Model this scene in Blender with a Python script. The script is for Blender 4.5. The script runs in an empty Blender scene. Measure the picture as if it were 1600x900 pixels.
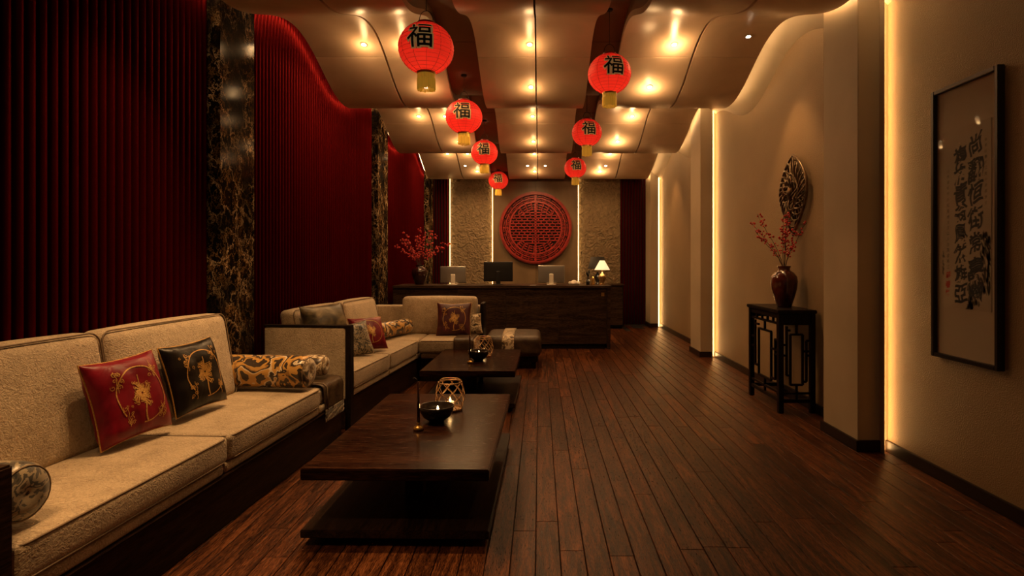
import bpy, bmesh, math, random
import numpy as np
from mathutils import Vector, Matrix
R = math.radians
PI = math.pi
random.seed(7)
rng = np.random.default_rng(7)
scene = bpy.context.scene
COL = scene.collection

# ------------------------------------------------------------------ camera, world, exposure
cam_d = bpy.data.cameras.new('camera')
cam = bpy.data.objects.new('camera', cam_d)
COL.objects.link(cam)
cam.location = (0, 0, 1.45)
cam.rotation_euler = (R(90), 0, 0)
cam_d.sensor_fit = 'HORIZONTAL'
cam_d.sensor_width = 36
cam_d.lens = 36 * 880 / 1600
cam_d.shift_x = -43 / 1600
cam_d.shift_y = -42 / 1600
cam_d.clip_start = 0.02
scene.camera = cam
world = bpy.data.worlds.new('world')
scene.world = world
world.use_nodes = True
wb = world.node_tree.nodes['Background']
wb.inputs[0].default_value = (1.0, 0.62, 0.34, 1)
wb.inputs[1].default_value = 0.045
vs = scene.view_settings
vs.view_transform = 'Standard'
vs.look = 'None'
vs.gamma = 1
vs.use_curve_mapping = False
vs.exposure = 0.0
WARM = (1.0, 0.56, 0.23)
SPOT_W = 42
GLOW_W = 2.7
SOFA_W = 135
LANTERN_W = 1.15

# ------------------------------------------------------------------ materials
MATS = {}

def new_mat(name):
    m = bpy.data.materials.new(name)
    m.use_nodes = True
    MATS[name] = m
    nt = m.node_tree
    return m, nt, nt.nodes['Principled BSDF']

def node(nt, typ, **kw):
    n = nt.nodes.new(typ)
    for k, v in kw.items():
        if k.startswith('i_'):
            n.inputs[k[2:].replace('_', ' ')].default_value = v
        else:
            setattr(n, k, v)
    return n

def coords(nt, scale=(1, 1, 1), rnd=False, out='Object'):
    tc = node(nt, 'ShaderNodeTexCoord')
    mp = node(nt, 'ShaderNodeMapping')
    mp.inputs['Scale'].default_value = scale
    nt.links.new(tc.outputs[out], mp.inputs['Vector'])
    if rnd:
        oi = node(nt, 'ShaderNodeObjectInfo')
        mu = node(nt, 'ShaderNodeMath', operation='MULTIPLY')
        mu.inputs[1].default_value = 57.0
        nt.links.new(oi.outputs['Random'], mu.inputs[0])
        nt.links.new(mu.outputs[0], mp.inputs['Location'])
    return mp.outputs['Vector']

def ramp(nt, fac, stops, interp='LINEAR'):
    r = node(nt, 'ShaderNodeValToRGB')
    r.color_ramp.interpolation = interp
    el = r.color_ramp.elements
    while len(el) < len(stops):
        el.new(0.5)
    for e, (p, c) in zip(el, stops):
        e.position = p
        e.color = (*c, 1)
    nt.links.new(fac, r.inputs[0])
    return r.outputs[0]

def bump(nt, p, height, strength=0.3, dist=0.01):
    b = node(nt, 'ShaderNodeBump')
    b.inputs['Strength'].default_value = strength
    b.inputs['Distance'].default_value = dist
    nt.links.new(height, b.inputs['Height'])
    nt.links.new(b.outputs[0], p.inputs['Normal'])

def simple(name, col, rough=0.5, metal=0.0, emit=None, es=0.0, sheen=0.0, coat=0.0):
    m, nt, p = new_mat(name)
    p.inputs['Base Color'].default_value = (*col, 1)
    p.inputs['Roughness'].default_value = rough
    p.inputs['Metallic'].default_value = metal
    if emit:
        p.inputs['Emission Color'].default_value = (*emit, 1)
        p.inputs['Emission Strength'].default_value = es
    p.inputs['Sheen Weight'].default_value = sheen
    p.inputs['Coat Weight'].default_value = coat
    return m

def noisy(name, stops, scale=(1, 1, 1), ns=8, detail=6, rough=0.6, bs=0.2, bd=0.005, rnd=True, dist=0.0, metal=0.0, sheen=0.0, bscale=None, coat=0.0):
    m, nt, p = new_mat(name)
    v = coords(nt, scale, rnd)
    n = node(nt, 'ShaderNodeTexNoise')
    n.inputs['Scale'].default_value = ns
    n.inputs['Detail'].default_value = detail
    n.inputs['Distortion'].default_value = dist
    nt.links.new(v, n.inputs['Vector'])
    c = ramp(nt, n.outputs[0], stops)
    nt.links.new(c, p.inputs['Base Color'])
    p.inputs['Roughness'].default_value = rough
    p.inputs['Metallic'].default_value = metal
    p.inputs['Sheen Weight'].default_value = sheen
    p.inputs['Coat Weight'].default_value = coat
    h = n.outputs[0]
    if bscale:
        n2 = node(nt, 'ShaderNodeTexNoise')
        n2.inputs['Scale'].default_value = bscale
        n2.inputs['Detail'].default_value = 4
        v2 = coords(nt)
        nt.links.new(v2, n2.inputs['Vector'])
        h = n2.outputs[0]
    if bs:
        bump(nt, p, h, bs, bd)
    return m

def wood(name, c0, c1, c2, axis='y', rough=0.35, varia=0.0, bs=0.25, ns=7.0):
    sc = {'x': (0.12, 1, 1), 'y': (1, 0.09, 1), 'z': (1, 1, 0.09)}[axis]
    m, nt, p = new_mat(name)
    v = coords(nt, tuple(s * ns for s in sc), True)
    n = node(nt, 'ShaderNodeTexNoise')
    n.inputs['Scale'].default_value = 2.2
    n.inputs['Detail'].default_value = 8
    n.inputs['Roughness'].default_value = 0.65
    n.inputs['Distortion'].default_value = 0.8
    nt.links.new(v, n.inputs['Vector'])
    n2 = node(nt, 'ShaderNodeTexNoise')
    n2.inputs['Scale'].default_value = 22
    n2.inputs['Detail'].default_value = 3
    nt.links.new(v, n2.inputs['Vector'])
    mix = node(nt, 'ShaderNodeMath', operation='MULTIPLY_ADD')
    mix.inputs[1].default_value = 0.45
    nt.links.new(n2.outputs[0], mix.inputs[0])
    mm = node(nt, 'ShaderNodeMath', operation='MULTIPLY')
    mm.inputs[1].default_value = 0.58
    nt.links.new(n.outputs[0], mm.inputs[0])
    nt.links.new(mm.outputs[0], mix.inputs[2])
    c = ramp(nt, mix.outputs[0], [(0.42, c0), (0.52, c1), (0.63, c2)])
    if varia:
        oi = node(nt, 'ShaderNodeObjectInfo')
        hs = node(nt, 'ShaderNodeHueSaturation')
        mr = node(nt, 'ShaderNodeMapRange')
        mr.inputs['To Min'].default_value = 1 - varia
        mr.inputs['To Max'].default_value = 1 + varia
        nt.links.new(oi.outputs['Random'], mr.inputs['Value'])
        nt.links.new(mr.outputs[0], hs.inputs['Value'])
        nt.links.new(c, hs.inputs['Color'])
        c = hs.outputs[0]
    nt.links.new(c, p.inputs['Base Color'])
    rr = node(nt, 'ShaderNodeMapRange')
    rr.inputs['To Min'].default_value = rough - 0.08
    rr.inputs['To Max'].default_value = rough + 0.14
    nt.links.new(n2.outputs[0], rr.inputs['Value'])
    nt.links.new(rr.outputs[0], p.inputs['Roughness'])
    bump(nt, p, mix.outputs[0], bs, 0.004)
    return m

M_floor = wood('floor_wood', (0.014, 0.0042, 0.0018), (0.064, 0.0205, 0.0075), (0.18, 0.060, 0.021), 'y', 0.28, 0.32, 0.8, 15)
M_dark = wood('dark_wood', (0.010, 0.0055, 0.0035), (0.024, 0.012, 0.0075), (0.045, 0.022, 0.012), 'y', 0.30, 0, 0.12)
M_top = wood('table_wood', (0.008, 0.0028, 0.0016), (0.022, 0.0078, 0.0036), (0.046, 0.017, 0.0075), 'x', 0.20, 0, 0.04, 5)
M_counter = wood('counter_wood', (0.016, 0.009, 0.006), (0.038, 0.021, 0.013), (0.07, 0.040, 0.024), 'x', 0.38, 0.12, 0.2, 8)
M_black = wood('black_wood', (0.006, 0.004, 0.003), (0.012, 0.007, 0.005), (0.02, 0.012, 0.008), 'z', 0.35, 0, 0.1)
M_slat = noisy('crimson_lacquer', [(0.3, (0.019, 0.0005, 0.0008)), (0.7, (0.035, 0.0009, 0.0013))], (1, 1, .3), 3, 4, 0.55, 0, rnd=True)
M_slat.node_tree.nodes['Principled BSDF'].inputs['Specular IOR Level'].default_value = 0.015
_nt = M_slat.node_tree
_df = node(_nt, 'ShaderNodeBsdfDiffuse')
_gl = node(_nt, 'ShaderNodeBsdfGlossy')
_gl.inputs['Roughness'].default_value = 0.4
_gl.inputs['Color'].default_value = (0.55, 0.03, 0.03, 1)
_ms = node(_nt, 'ShaderNodeMixShader')
_ms.inputs[0].default_value = 0.07
_nt.links.new(_nt.nodes['Principled BSDF'].inputs['Base Color'].links[0].from_socket, _df.inputs['Color'])
_nt.links.new(_df.outputs[0], _ms.inputs[1]); _nt.links.new(_gl.outputs[0], _ms.inputs[2])
_nt.links.new(_ms.outputs[0], _nt.nodes['Material Output'].inputs[0])
M_redback = simple('crimson_backing', (0.012, 0.0008, 0.001), 0.6)
M_wallr = noisy('tan_wallcovering', [(0.3, (0.22, 0.135, 0.060)), (0.7, (0.275, 0.172, 0.079))], (1, 1, 1), 1.2, 5, 0.62, 0.5, 0.009, False, bscale=120)
M_wallp = noisy('tan_plaster', [(0.3, (0.40, 0.31, 0.20)), (0.7, (0.47, 0.37, 0.25))], (1, 1, 1), 1.5, 4, 0.6, 0.08, 0.004, False, bscale=40)
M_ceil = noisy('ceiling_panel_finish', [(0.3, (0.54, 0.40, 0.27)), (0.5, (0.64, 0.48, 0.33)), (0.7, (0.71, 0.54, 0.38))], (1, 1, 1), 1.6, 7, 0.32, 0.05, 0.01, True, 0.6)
M_slab = simple('dark_soffit_paint', (0.22, 0.135, 0.075), 0.7)
M_gap = simple('joint_black', (0.008, 0.005, 0.004), 0.8)
M_stone = noisy('carved_stone_panel', [(0.3, (0.17, 0.118, 0.062)), (0.7, (0.30, 0.21, 0.115))], (1, 1, 1), 8, 5, 0.7, 1.0, 0.09, False, 1.8)
M_bronzepanel = noisy('brown_wall_panel', [(0.3, (0.13, 0.085, 0.045)), (0.7, (0.22, 0.145, 0.08))], (1, 1, .5), 2.5, 6, 0.38, 0.08, 0.01, True)
M_led = simple('warm_light_strip', (1, .8, .5), 0.5, emit=(1.0, 0.58, 0.22), es=44.0)
M_led2 = simple('thin_light_strip', (1, .8, .5), 0.5, emit=(1.0, 0.58, 0.20), es=15.0)
M_cove = simple('cove_light_strip', (1, .8, .5), 0.5, emit=(1.0, 0.62, 0.28), es=26.0)
M_lens = simple('downlight_lens', (1, .9, .7), 0.5, emit=(1.0, 0.80, 0.52), es=14.0)
M_ringm = simple('downlight_ring', (0.55, 0.45, 0.35), 0.35, 0.6)
M_base = simple('dark_skirting', (0.020, 0.010, 0.006), 0.35)

def fabric_mat():
    m, nt, p = new_mat('beige_chenille')
    v = coords(nt)
    n = node(nt, 'ShaderNodeTexNoise')
    n.inputs['Scale'].default_value = 7
    n.inputs['Detail'].default_value = 5
    nt.links.new(v, n.inputs['Vector'])
    w = node(nt, 'ShaderNodeTexNoise')
    w.inputs['Scale'].default_value = 62
    w.inputs['Detail'].default_value = 3
    w.inputs['Distortion'].default_value = 1.6
    nt.links.new(v, w.inputs['Vector'])
    a = node(nt, 'ShaderNodeMath', operation='MULTIPLY_ADD')
    a.inputs[1].default_value = 0.6
    nt.links.new(w.outputs[0], a.inputs[0])
    b = node(nt, 'ShaderNodeMath', operation='MULTIPLY')
    b.inputs[1].default_value = 0.4
    nt.links.new(n.outputs[0], b.inputs[0])
    nt.links.new(b.outputs[0], a.inputs[2])
    c = ramp(nt, a.outputs[0], [(0.36, (0.28, 0.20, 0.118)), (0.5, (0.43, 0.325, 0.20)), (0.64, (0.54, 0.415, 0.27))])
    nt.links.new(c, p.inputs['Base Color'])
    p.inputs['Roughness'].default_value = 0.62
    p.inputs['Sheen Weight'].default_value = 0.25
    bump(nt, p, w.outputs[0], 0.75, 0.010)
    return m
M_fab = fabric_mat()
M_pipe = simple('piping_cord', (0.17, 0.115, 0.065), 0.6)

def satin(name, c0, c1, rough=0.33):
    return noisy(name, [(0.3, c0), (0.7, c1)], (1.6, 1, 1), 6, 3, rough, 0.5, 0.016, True, 0.9)
M_redsat = satin('crimson_satin', (0.11, 0.003, 0.010), (0.25, 0.007, 0.020))
M_blacksat = satin('black_satin', (0.006, 0.005, 0.004), (0.016, 0.011, 0.008))
M_plumsat = satin('plum_satin', (0.035, 0.003, 0.006), (0.07, 0.006, 0.010), 0.5)
M_olivesat = noisy('olive_brocade', [(0.35, (0.02, 0.014, 0.006)), (0.5, (0.10, 0.075, 0.035)), (0.65, (0.24, 0.18, 0.09))], (1, 1, 1), 4, 7, 0.42, 0.2, 0.01, True, 1.5)
M_gold = noisy('gold_thread', [(0.3, (0.34, 0.17, 0.035)), (0.7, (0.62, 0.36, 0.10))], (1, 1, 1), 120, 2, 0.42, 0.6, 0.003, True, metal=0.35)
M_brocade = None

def brocade(name, stops, scale, rough=0.32, seed=0.0):
    m, nt, p = new_mat(name)
    v = coords(nt, (1, 1, 1), True)
    n = node(nt, 'ShaderNodeTexNoise')
    n.inputs['Scale'].default_value = scale
    n.inputs['Detail'].default_value = 3.5
    n.inputs['Distortion'].default_value = 0.9
    nt.links.new(v, n.inputs['Vector'])
    vo = node(nt, 'ShaderNodeTexVoronoi')
    vo.inputs['Scale'].default_value = scale * 1.5
    nt.links.new(v, vo.inputs['Vector'])
    a = node(nt, 'ShaderNodeMath', operation='MULTIPLY_ADD')
    a.inputs[1].default_value = 0.14
    nt.links.new(vo.outputs['Distance'], a.inputs[0])
    b = node(nt, 'ShaderNodeMath', operation='MULTIPLY')
    b.inputs[1].default_value = 0.92
    nt.links.new(n.outputs[0], b.inputs[0])
    nt.links.new(b.outputs[0], a.inputs[2])
    c = ramp(nt, a.outputs[0], stops, 'CONSTANT')
    nt.links.new(c, p.inputs['Base Color'])
    p.inputs['Roughness'].default_value = rough
    p.inputs['Sheen Weight'].default_value = 0.2
    bump(nt, p, a.outputs[0], 0.25, 0.01)
    return m
DK, GD, OC, CR = (0.035, 0.022, 0.012), (0.50, 0.27, 0.06), (0.30, 0.15, 0.035), (0.62, 0.50, 0.33)
M_brocade = brocade('gold_brocade', [(0.0, CR), (0.36, OC), (0.42, DK), (0.50, GD), (0.555, OC), (0.585, DK), (0.63, CR), (0.66, GD), (0.72, DK)], 5, 0.26)
M_brocade2 = brocade('cream_brocade', [(0.0, DK), (0.42, (0.20, 0.13, 0.06)), (0.47, CR), (0.56, (0.26, 0.18, 0.10)), (0.62, CR), (0.70, GD)], 10)
M_brocade3 = brocade('grey_brocade', [(0.0, (0.02, 0.02, 0.018)), (0.40, (0.07, 0.06, 0.045)), (0.47, (0.30, 0.24, 0.15)), (0.54, (0.05, 0.045, 0.035)), (0.60, (0.36, 0.29, 0.19)), (0.68, (0.10, 0.07, 0.04))], 14)
M_throw = noisy('brown_leather_throw', [(0.3, (0.035, 0.021, 0.012)), (0.7, (0.085, 0.052, 0.028))], (1, 1, 1), 9, 6, 0.40, 0.4, 0.01, True, bscale=60)

def marble_mat():
    m, nt, p = new_mat('black_gold_marble')
    v = coords(nt, (1, 1, 0.75))
    wn = node(nt, 'ShaderNodeTexNoise')
    wn.inputs['Scale'].default_value = 6
    wn.inputs['Detail'].default_value = 6
    wn.inputs['Roughness'].default_value = 0.7
    nt.links.new(v, wn.inputs['Vector'])
    ma = node(nt, 'ShaderNodeVectorMath', operation='MULTIPLY_ADD')
    ma.inputs[1].default_value = (.34, .34, .34)
    nt.links.new(wn.outputs['Color'], ma.inputs[0])
    nt.links.new(v, ma.inputs[2])
    def veins(scale, c0, w):
        vo = node(nt, 'ShaderNodeTexVoronoi', feature='DISTANCE_TO_EDGE')
        vo.inputs['Scale'].default_value = scale
        nt.links.new(ma.outputs[0], vo.inputs['Vector'])
        return ramp(nt, vo.outputs['Distance'], [(0.0, c0), (w * .4, tuple(x * .3 for x in c0)), (w, (0, 0, 0))])
    a = veins(5, (0.85, 0.62, 0.36), .035)
    b = veins(12, (0.42, 0.24, 0.09), .06)
    mask = node(nt, 'ShaderNodeTexNoise')
    mask.inputs['Scale'].default_value = 3.2
    mask.inputs['Detail'].default_value = 5
    nt.links.new(v, mask.inputs['Vector'])
    mk = ramp(nt, mask.outputs[0], [(0.40, (0.05, 0.05, 0.05)), (0.62, (1, 1, 1))])
    pt = node(nt, 'ShaderNodeTexNoise')
    pt.inputs['Scale'].default_value = 9
    pt.inputs['Detail'].default_value = 9
    pt.inputs['Roughness'].default_value = 0.75
    nt.links.new(ma.outputs[0], pt.inputs['Vector'])
    base = ramp(nt, pt.outputs[0], [(0.48, (0.005, 0.0045, 0.0045)), (0.60, (0.022, 0.011, 0.005)), (0.72, (0.16, 0.08, 0.028))])
    def addm(x, y, fac=None):
        mx = node(nt, 'ShaderNodeMix', data_type='RGBA', blend_type='ADD')
        mx.inputs[0].default_value = 1
        if fac is not None: nt.links.new(fac, mx.inputs[0])
        nt.links.new(x, mx.inputs[6]); nt.links.new(y, mx.inputs[7])
        return mx.outputs[2]
    c = addm(addm(base, a, mk), b, mk)
    nt.links.new(c, p.inputs['Base Color'])
    df = node(nt, 'ShaderNodeBsdfDiffuse')
    gl = node(nt, 'ShaderNodeBsdfGlossy')
    gl.inputs['Roughness'].default_value = 0.12
    ms = node(nt, 'ShaderNodeMixShader')
    ms.inputs[0].default_value = 0.012
    nt.links.new(c, df.inputs['Color'])
    nt.links.new(df.outputs[0], ms.inputs[1]); nt.links.new(gl.outputs[0], ms.inputs[2])
    nt.links.new(ms.outputs[0], nt.nodes['Material Output'].inputs[0])
    return m
M_marble = marble_mat()
M_lattice = noisy('red_carved_wood', [(0.3, (0.18, 0.012, 0.010)), (0.7, (0.33, 0.026, 0.019))], (1, 1, 1), 9, 4, 0.42, 0.2, 0.01, True)
M_paper = simple('red_lantern_paper', (0.55, 0.022, 0.018), 0.55, emit=(1.0, 0.050, 0.028), es=0.10)
_nt = M_paper.node_tree
_tr = node(_nt, 'ShaderNodeBsdfTranslucent')
_tr.inputs[0].default_value = (0.80, 0.045, 0.030, 1)
_mx = node(_nt, 'ShaderNodeMixShader')
_mx.inputs[0].default_value = 0.55
_nt.links.new(_nt.nodes['Principled BSDF'].outputs[0], _mx.inputs[1])
_nt.links.new(_tr.outputs[0], _mx.inputs[2])
_nt.links.new(_mx.outputs[0], _nt.nodes['Material Output'].inputs[0])
M_rib = simple('lantern_rib', (0.20, 0.008, 0.008), 0.6, emit=(0.6, 0.02, 0.01), es=0.06)
M_brass = simple('brass', (0.55, 0.33, 0.10), 0.32, 0.9)
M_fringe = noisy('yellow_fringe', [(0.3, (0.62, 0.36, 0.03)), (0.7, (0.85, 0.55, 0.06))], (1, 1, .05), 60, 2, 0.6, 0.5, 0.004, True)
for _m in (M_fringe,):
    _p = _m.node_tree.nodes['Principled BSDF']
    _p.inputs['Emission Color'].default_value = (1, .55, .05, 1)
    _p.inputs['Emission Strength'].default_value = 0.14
M_ink = simple('black_ink', (0.010, 0.009, 0.008), 0.7)
M_inkgrey = noisy('ink_wash', [(0.35, (0.04, 0.036, 0.028)), (0.7, (0.16, 0.13, 0.09))], (1, 1, 1), 20, 4, 0.8, 0)
M_seal = simple('red_seal_ink', (0.42, 0.045, 0.025), 0.7)
M_cream = simple('cream_outline', (0.80, 0.55, 0.25), 0.6, emit=(1, .6, .2), es=0.10)
M_scroll = noisy('scroll_paper', [(0.35, (0.32, 0.25, 0.18)), (0.7, (0.42, 0.34, 0.25))], (1, 1, 1), 3, 5, 0.7, 0)
M_mount = simple('mount_silk', (0.40, 0.32, 0.235), 0.75)
M_frame = simple('black_frame', (0.012, 0.008, 0.006), 0.3)
M_cord = simple('lantern_cord', (0.02, 0.012, 0.008), 0.6)
M_bronze = noisy('dark_bronze', [(0.3, (0.05, 0.032, 0.018)), (0.7, (0.22, 0.14, 0.075))], (1, 1, 1), 14, 4, 0.30, 0.2, 0.005, True, metal=0.75)
M_glaze = noisy('oxblood_glaze', [(0.3, (0.025, 0.005, 0.003)), (0.55, (0.085, 0.016, 0.006)), (0.75, (0.17, 0.045, 0.015))], (1, 1, .6), 6, 5, 0.12, 0, rnd=True, coat=0.5)
M_glaze2 = simple('dark_glaze', (0.022, 0.006, 0.004), 0.12, coat=0.6)
M_stem = simple('dark_stem', (0.035, 0.016, 0.010), 0.6)
M_berry = noisy('red_berry', [(0.3, (0.33, 0.012, 0.012)), (0.7, (0.62, 0.035, 0.028))], (1, 1, 1), 30, 2, 0.4, 0)
M_bowl = simple('black_bowl', (0.014, 0.009, 0.007), 0.25, 0.2)
M_wire = simple('copper_wire', (0.36, 0.21, 0.10), 0.42, 0.8)
M_wax = simple('candle_wax', (0.85, 0.62, 0.35), 0.5, emit=(1, .55, .2), es=0.7)
M_flame = simple('flame', (1, .7, .3), 0.5, emit=(1.0, 0.66, 0.25), es=22)
M_alu = simple('silver_monitor_back', (0.42, 0.40, 0.37), 0.32, 0.85)
M_alu2 = simple('pale_stand', (0.75, 0.70, 0.60), 0.35, 0.3)
M_plastic = simple('black_plastic', (0.010, 0.009, 0.009), 0.32)
M_shade = simple('white_lamp_shade', (0.85, 0.78, 0.62), 0.7, emit=(1, .72, .40), es=0.95)
M_shadeb = simple('black_lamp_shade', (0.010, 0.008, 0.007), 0.6)
M_glass = simple('amber_lamp_base', (0.30, 0.19, 0.08), 0.15, 0.5)
M_white = simple('white_cloth', (0.75, 0.70, 0.62), 0.8)

for _m, _s in ((M_floor, .12), (M_ceil, .22), (M_dark, .08), (M_top, .05), (M_counter, .08), (M_black, .10), (M_marble, .05), (M_blacksat, .25), (M_redsat, .3), (M_base, .2), (M_throw, .3)):
    _m.node_tree.nodes['Principled BSDF'].inputs['Specular IOR Level'].default_value = _s
# ------------------------------------------------------------------ geometry helpers
def wloc(o):
    v = Vector(o.location)
    while o.parent:
        o = o.parent
        v = v + o.location
    return v

def tag(o, label=None, cat=None, group=None, kind=None):
    if label: o['label'] = label
    if cat: o['category'] = cat
    if group: o['group'] = group
    if kind: o['kind'] = kind
    return o

def empty(name, loc, label=None, cat=None, group=None, kind=None, parent=None):
    o = bpy.data.objects.new(name, None)
    o.empty_display_size = 0.1
    COL.objects.link(o)
    o.location = Vector(loc) - (wloc(parent) if parent else Vector((0, 0, 0)))
    if parent: o.parent = parent
    return tag(o, label, cat, group, kind)

def link(name, me, loc, parent=None, rz=None):
    o = bpy.data.objects.new(name, me)
    COL.objects.link(o)
    if parent is not None:
        o.parent = parent
        loc = Vector(loc) - wloc(parent)
    o.location = loc
    if rz: o.rotation_euler.z = rz
    return o

class MB:
    def __init__(s):
        s.v = []; s.f = []
    def add(s, vs_, fs_):
        k = len(s.v)
        s.v += [tuple(map(float, p)) for p in vs_]
        s.f += [tuple(i + k for i in f) for f in fs_]
        return s
    def box(s, x0, x1, y0, y1, z0, z1, M=None):
        vs_ = [(x0, y0, z0), (x1, y0, z0), (x1, y1, z0), (x0, y1, z0), (x0, y0, z1), (x1, y0, z1), (x1, y1, z1), (x0, y1, z1)]
        if M is not None: vs_ = [tuple(M @ Vector(p)) for p in vs_]
        return s.add(vs_, [(3, 2, 1, 0), (4, 5, 6, 7), (0, 1, 5, 4), (1, 2, 6, 5), (2, 3, 7, 6), (3, 0, 4, 7)])
    def lathe(s, prof, c=(0, 0, 0), n=24, fn=None, cap=True):
        vs_ = []; fs_ = []
        for r, z in prof:
            for i in range(n):
                a = 2 * PI * i / n
                rr = r * (fn(a, z) if fn else 1)
                vs_.append((c[0] + rr * math.cos(a), c[1] + rr * math.sin(a), c[2] + z))
        m = len(prof)
        for j in range(m - 1):
            for i in range(n):
                i2 = (i + 1) % n
                fs_.append((j * n + i, j * n + i2, (j + 1) * n + i2, (j + 1) * n + i))
        if cap and prof[0][0] > 1e-4: fs_.append(tuple(reversed(range(n))))
        if cap and prof[-1][0] > 1e-4: fs_.append(tuple((m - 1) * n + i for i in range(n)))
        return s.add(vs_, fs_)
    def tube(s, path, r, n=6, closed=False, taper=None):
        P = [Vector(p) for p in path]
        m = len(P)
        vs_ = []; fs_ = []
        up = None
        for i in range(m):
            a = P[(i - 1) % m] if (closed or i > 0) else P[i]
            b = P[(i + 1) % m] if (closed or i < m - 1) else P[i]
            t = (b - a)
            if t.length < 1e-9: t = Vector((0, 0, 1))
            t.normalize()
            if up is None:
                up = t.orthogonal().normalized()
            else:
                up = (up - t * up.dot(t))
                if up.length < 1e-6: up = t.orthogonal()
                up.normalize()
            w = t.cross(up)
            rr = r if taper is None else r * (1 + (taper - 1) * i / max(1, m - 1))
            for k in range(n):
                an = 2 * PI * k / n
                vs_.append(P[i] + (up * math.cos(an) + w * math.sin(an)) * rr)
        for i in range(m if closed else m - 1):
            i2 = (i + 1) % m
            for k in range(n):
                k2 = (k + 1) % n
                fs_.append((i * n + k, i * n + k2, i2 * n + k2, i2 * n + k))
        if not closed:
            fs_.append(tuple(reversed(range(n))))
            fs_.append(tuple((m - 1) * n + k for k in range(n)))
        return s.add(vs_, fs_)
    def grid(s, pts, nu, nv, flip=False):
        fs_ = []
        for i in range(nu - 1):
            for j in range(nv - 1):
                q = (i * nv + j, i * nv + j + 1, (i + 1) * nv + j + 1, (i + 1) * nv + j)
                fs_.append(q[::-1] if flip else q)
        return s.add(pts, fs_)
    def ball(s, c, r, n=6, m=4):
        prof = [(r * math.sin(PI * j / m), -r * math.cos(PI * j / m)) for j in range(m + 1)]
        prof[0] = (1e-5, -r); prof[-1] = (1e-5, r)
        return s.lathe(prof, c, n)
    def rbox(s, x0, x1, y0, y1, z0, z1, r=0.03, n=9, bulge=(0, 0, 0), M=None, warp=None):
        """cushion-like box with rounded edges; bulge = crown on the x, y and top/bottom faces"""
        h = np.array([(x1 - x0) / 2, (y1 - y0) / 2, (z1 - z0) / 2])
        c = np.array([(x0 + x1) / 2, (y0 + y1) / 2, (z0 + z1) / 2])
        r = min(r, h.min() * 0.98)
        def ticks(H):
            e = r / H
            return np.concatenate([np.linspace(-1, -1 + e, 4)[:-1], np.linspace(-1 + e, 1 - e, n), np.linspace(1 - e, 1, 4)[1:]])
        T = [ticks(h[i]) for i in range(3)]
        for ax in range(3):
            u, v = [(1, 2), (2, 0), (0, 1)][ax]
            for sg in (-1, 1):
                pts = []
                for a in T[u]:
                    for b in T[v]:
                        q = np.zeros(3); q[ax] = sg; q[u] = a; q[v] = b
                        p = q * h
                        inn = np.clip(p, -(h - r), h - r)
                        d = p - inn
                        L = np.linalg.norm(d)
                        if L > 1e-9: p = inn + d / L * r
                        qq = p / h
                        for k in range(3):
                            if bulge[k]:
                                o = [i for i in range(3) if i != k]
                                p[k] += bulge[k] * qq[k] * (1 - qq[o[0]] ** 2) * (1 - qq[o[1]] ** 2)
                        p = p + c
                        if warp: p = np.array(warp(p))
                        if M is not None: p = M @ Vector(p)
                        pts.append(tuple(p))
                s.grid(pts, len(T[u]), len(T[v]), flip=(sg > 0) is False)
        return s
    def build(s, name, mat, parent=None, smooth=False, weld=False, bev=0, loc=None, kind=None, sharp=None):
        V = np.array(s.v)
        if loc is None:
            mn, mx = V.min(0), V.max(0)
            loc = ((mn[0] + mx[0]) / 2, (mn[1] + mx[1]) / 2, mn[2])
        V = V - np.array(loc)
        me = bpy.data.meshes.new(name)
        me.from_pydata(V.tolist(), [], s.f)
        if weld or bev:
            bm = bmesh.new(); bm.from_mesh(me)
            if weld: bmesh.ops.remove_doubles(bm, verts=bm.verts, dist=1e-5)
            if bev:
                bmesh.ops.bevel(bm, geom=list(bm.edges), offset=bev, segments=2, affect='EDGES', clamp_overlap=True)
            bmesh.ops.recalc_face_normals(bm, faces=bm.faces)
            bm.to_mesh(me); bm.free()
        me.materials.append(mat)
        if smooth:
            me.polygons.foreach_set('use_smooth', [True] * len(me.polygons))
            if sharp:
                me.set_sharp_from_angle(angle=R(sharp))
        me.update()
        o = link(name, me, loc, parent)
        if kind: o['kind'] = kind
        return o

def boxo(name, mat, parent, x0, x1, y0, y1, z0, z1, bev=0.0, M=None, kind=None):
    return MB().box(x0, x1, y0, y1, z0, z1, M).build(name, mat, parent, bev=bev, kind=kind)

def tri_fix(o):
    bm = bmesh.new(); bm.from_mesh(o.data)
    bmesh.ops.recalc_face_normals(bm, faces=bm.faces)
    bm.to_mesh(o.data); bm.free()

_glyph = {}
def glyph(text, size=1.0, offset=0.0, sub=0.0):
    """flat lettering as (verts2d, faces), centred"""
    key = (text, offset, sub, size)
    if key in _glyph: return _glyph[key]
    cu = bpy.data.curves.new('lettering', 'FONT')
    cu.body = text; cu.size = size; cu.offset = offset
    cu.align_x = 'LEFT'; cu.resolution_u = 3
    ob = bpy.data.objects.new('lettering', cu)
    COL.objects.link(ob)
    bpy.context.view_layer.update()
    dg = bpy.context.evaluated_depsgraph_get()
    me = bpy.data.meshes.new_from_object(ob.evaluated_get(dg))
    bm = bmesh.new(); bm.from_mesh(me)
    bmesh.ops.triangulate(bm, faces=bm.faces)
    if sub:
        for _ in range(4):
            ed = [e for e in bm.edges if e.calc_length() > sub]
            if not ed: break
            bmesh.ops.subdivide_edges(bm, edges=ed, cuts=1)
            bmesh.ops.triangulate(bm, faces=bm.faces)
    V = np.array([v.co[:2] for v in bm.verts])
    bm.verts.index_update()
    F = [tuple(v.index for v in f.verts) for f in bm.faces]
    bm.free()
    bpy.data.meshes.remove(me)
    bpy.data.objects.remove(ob)
    bpy.data.curves.remove(cu)
    if len(V):
        V = V - (V.min(0) + V.max(0)) / 2
    _glyph[key] = (V, F)
    return V, F

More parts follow.
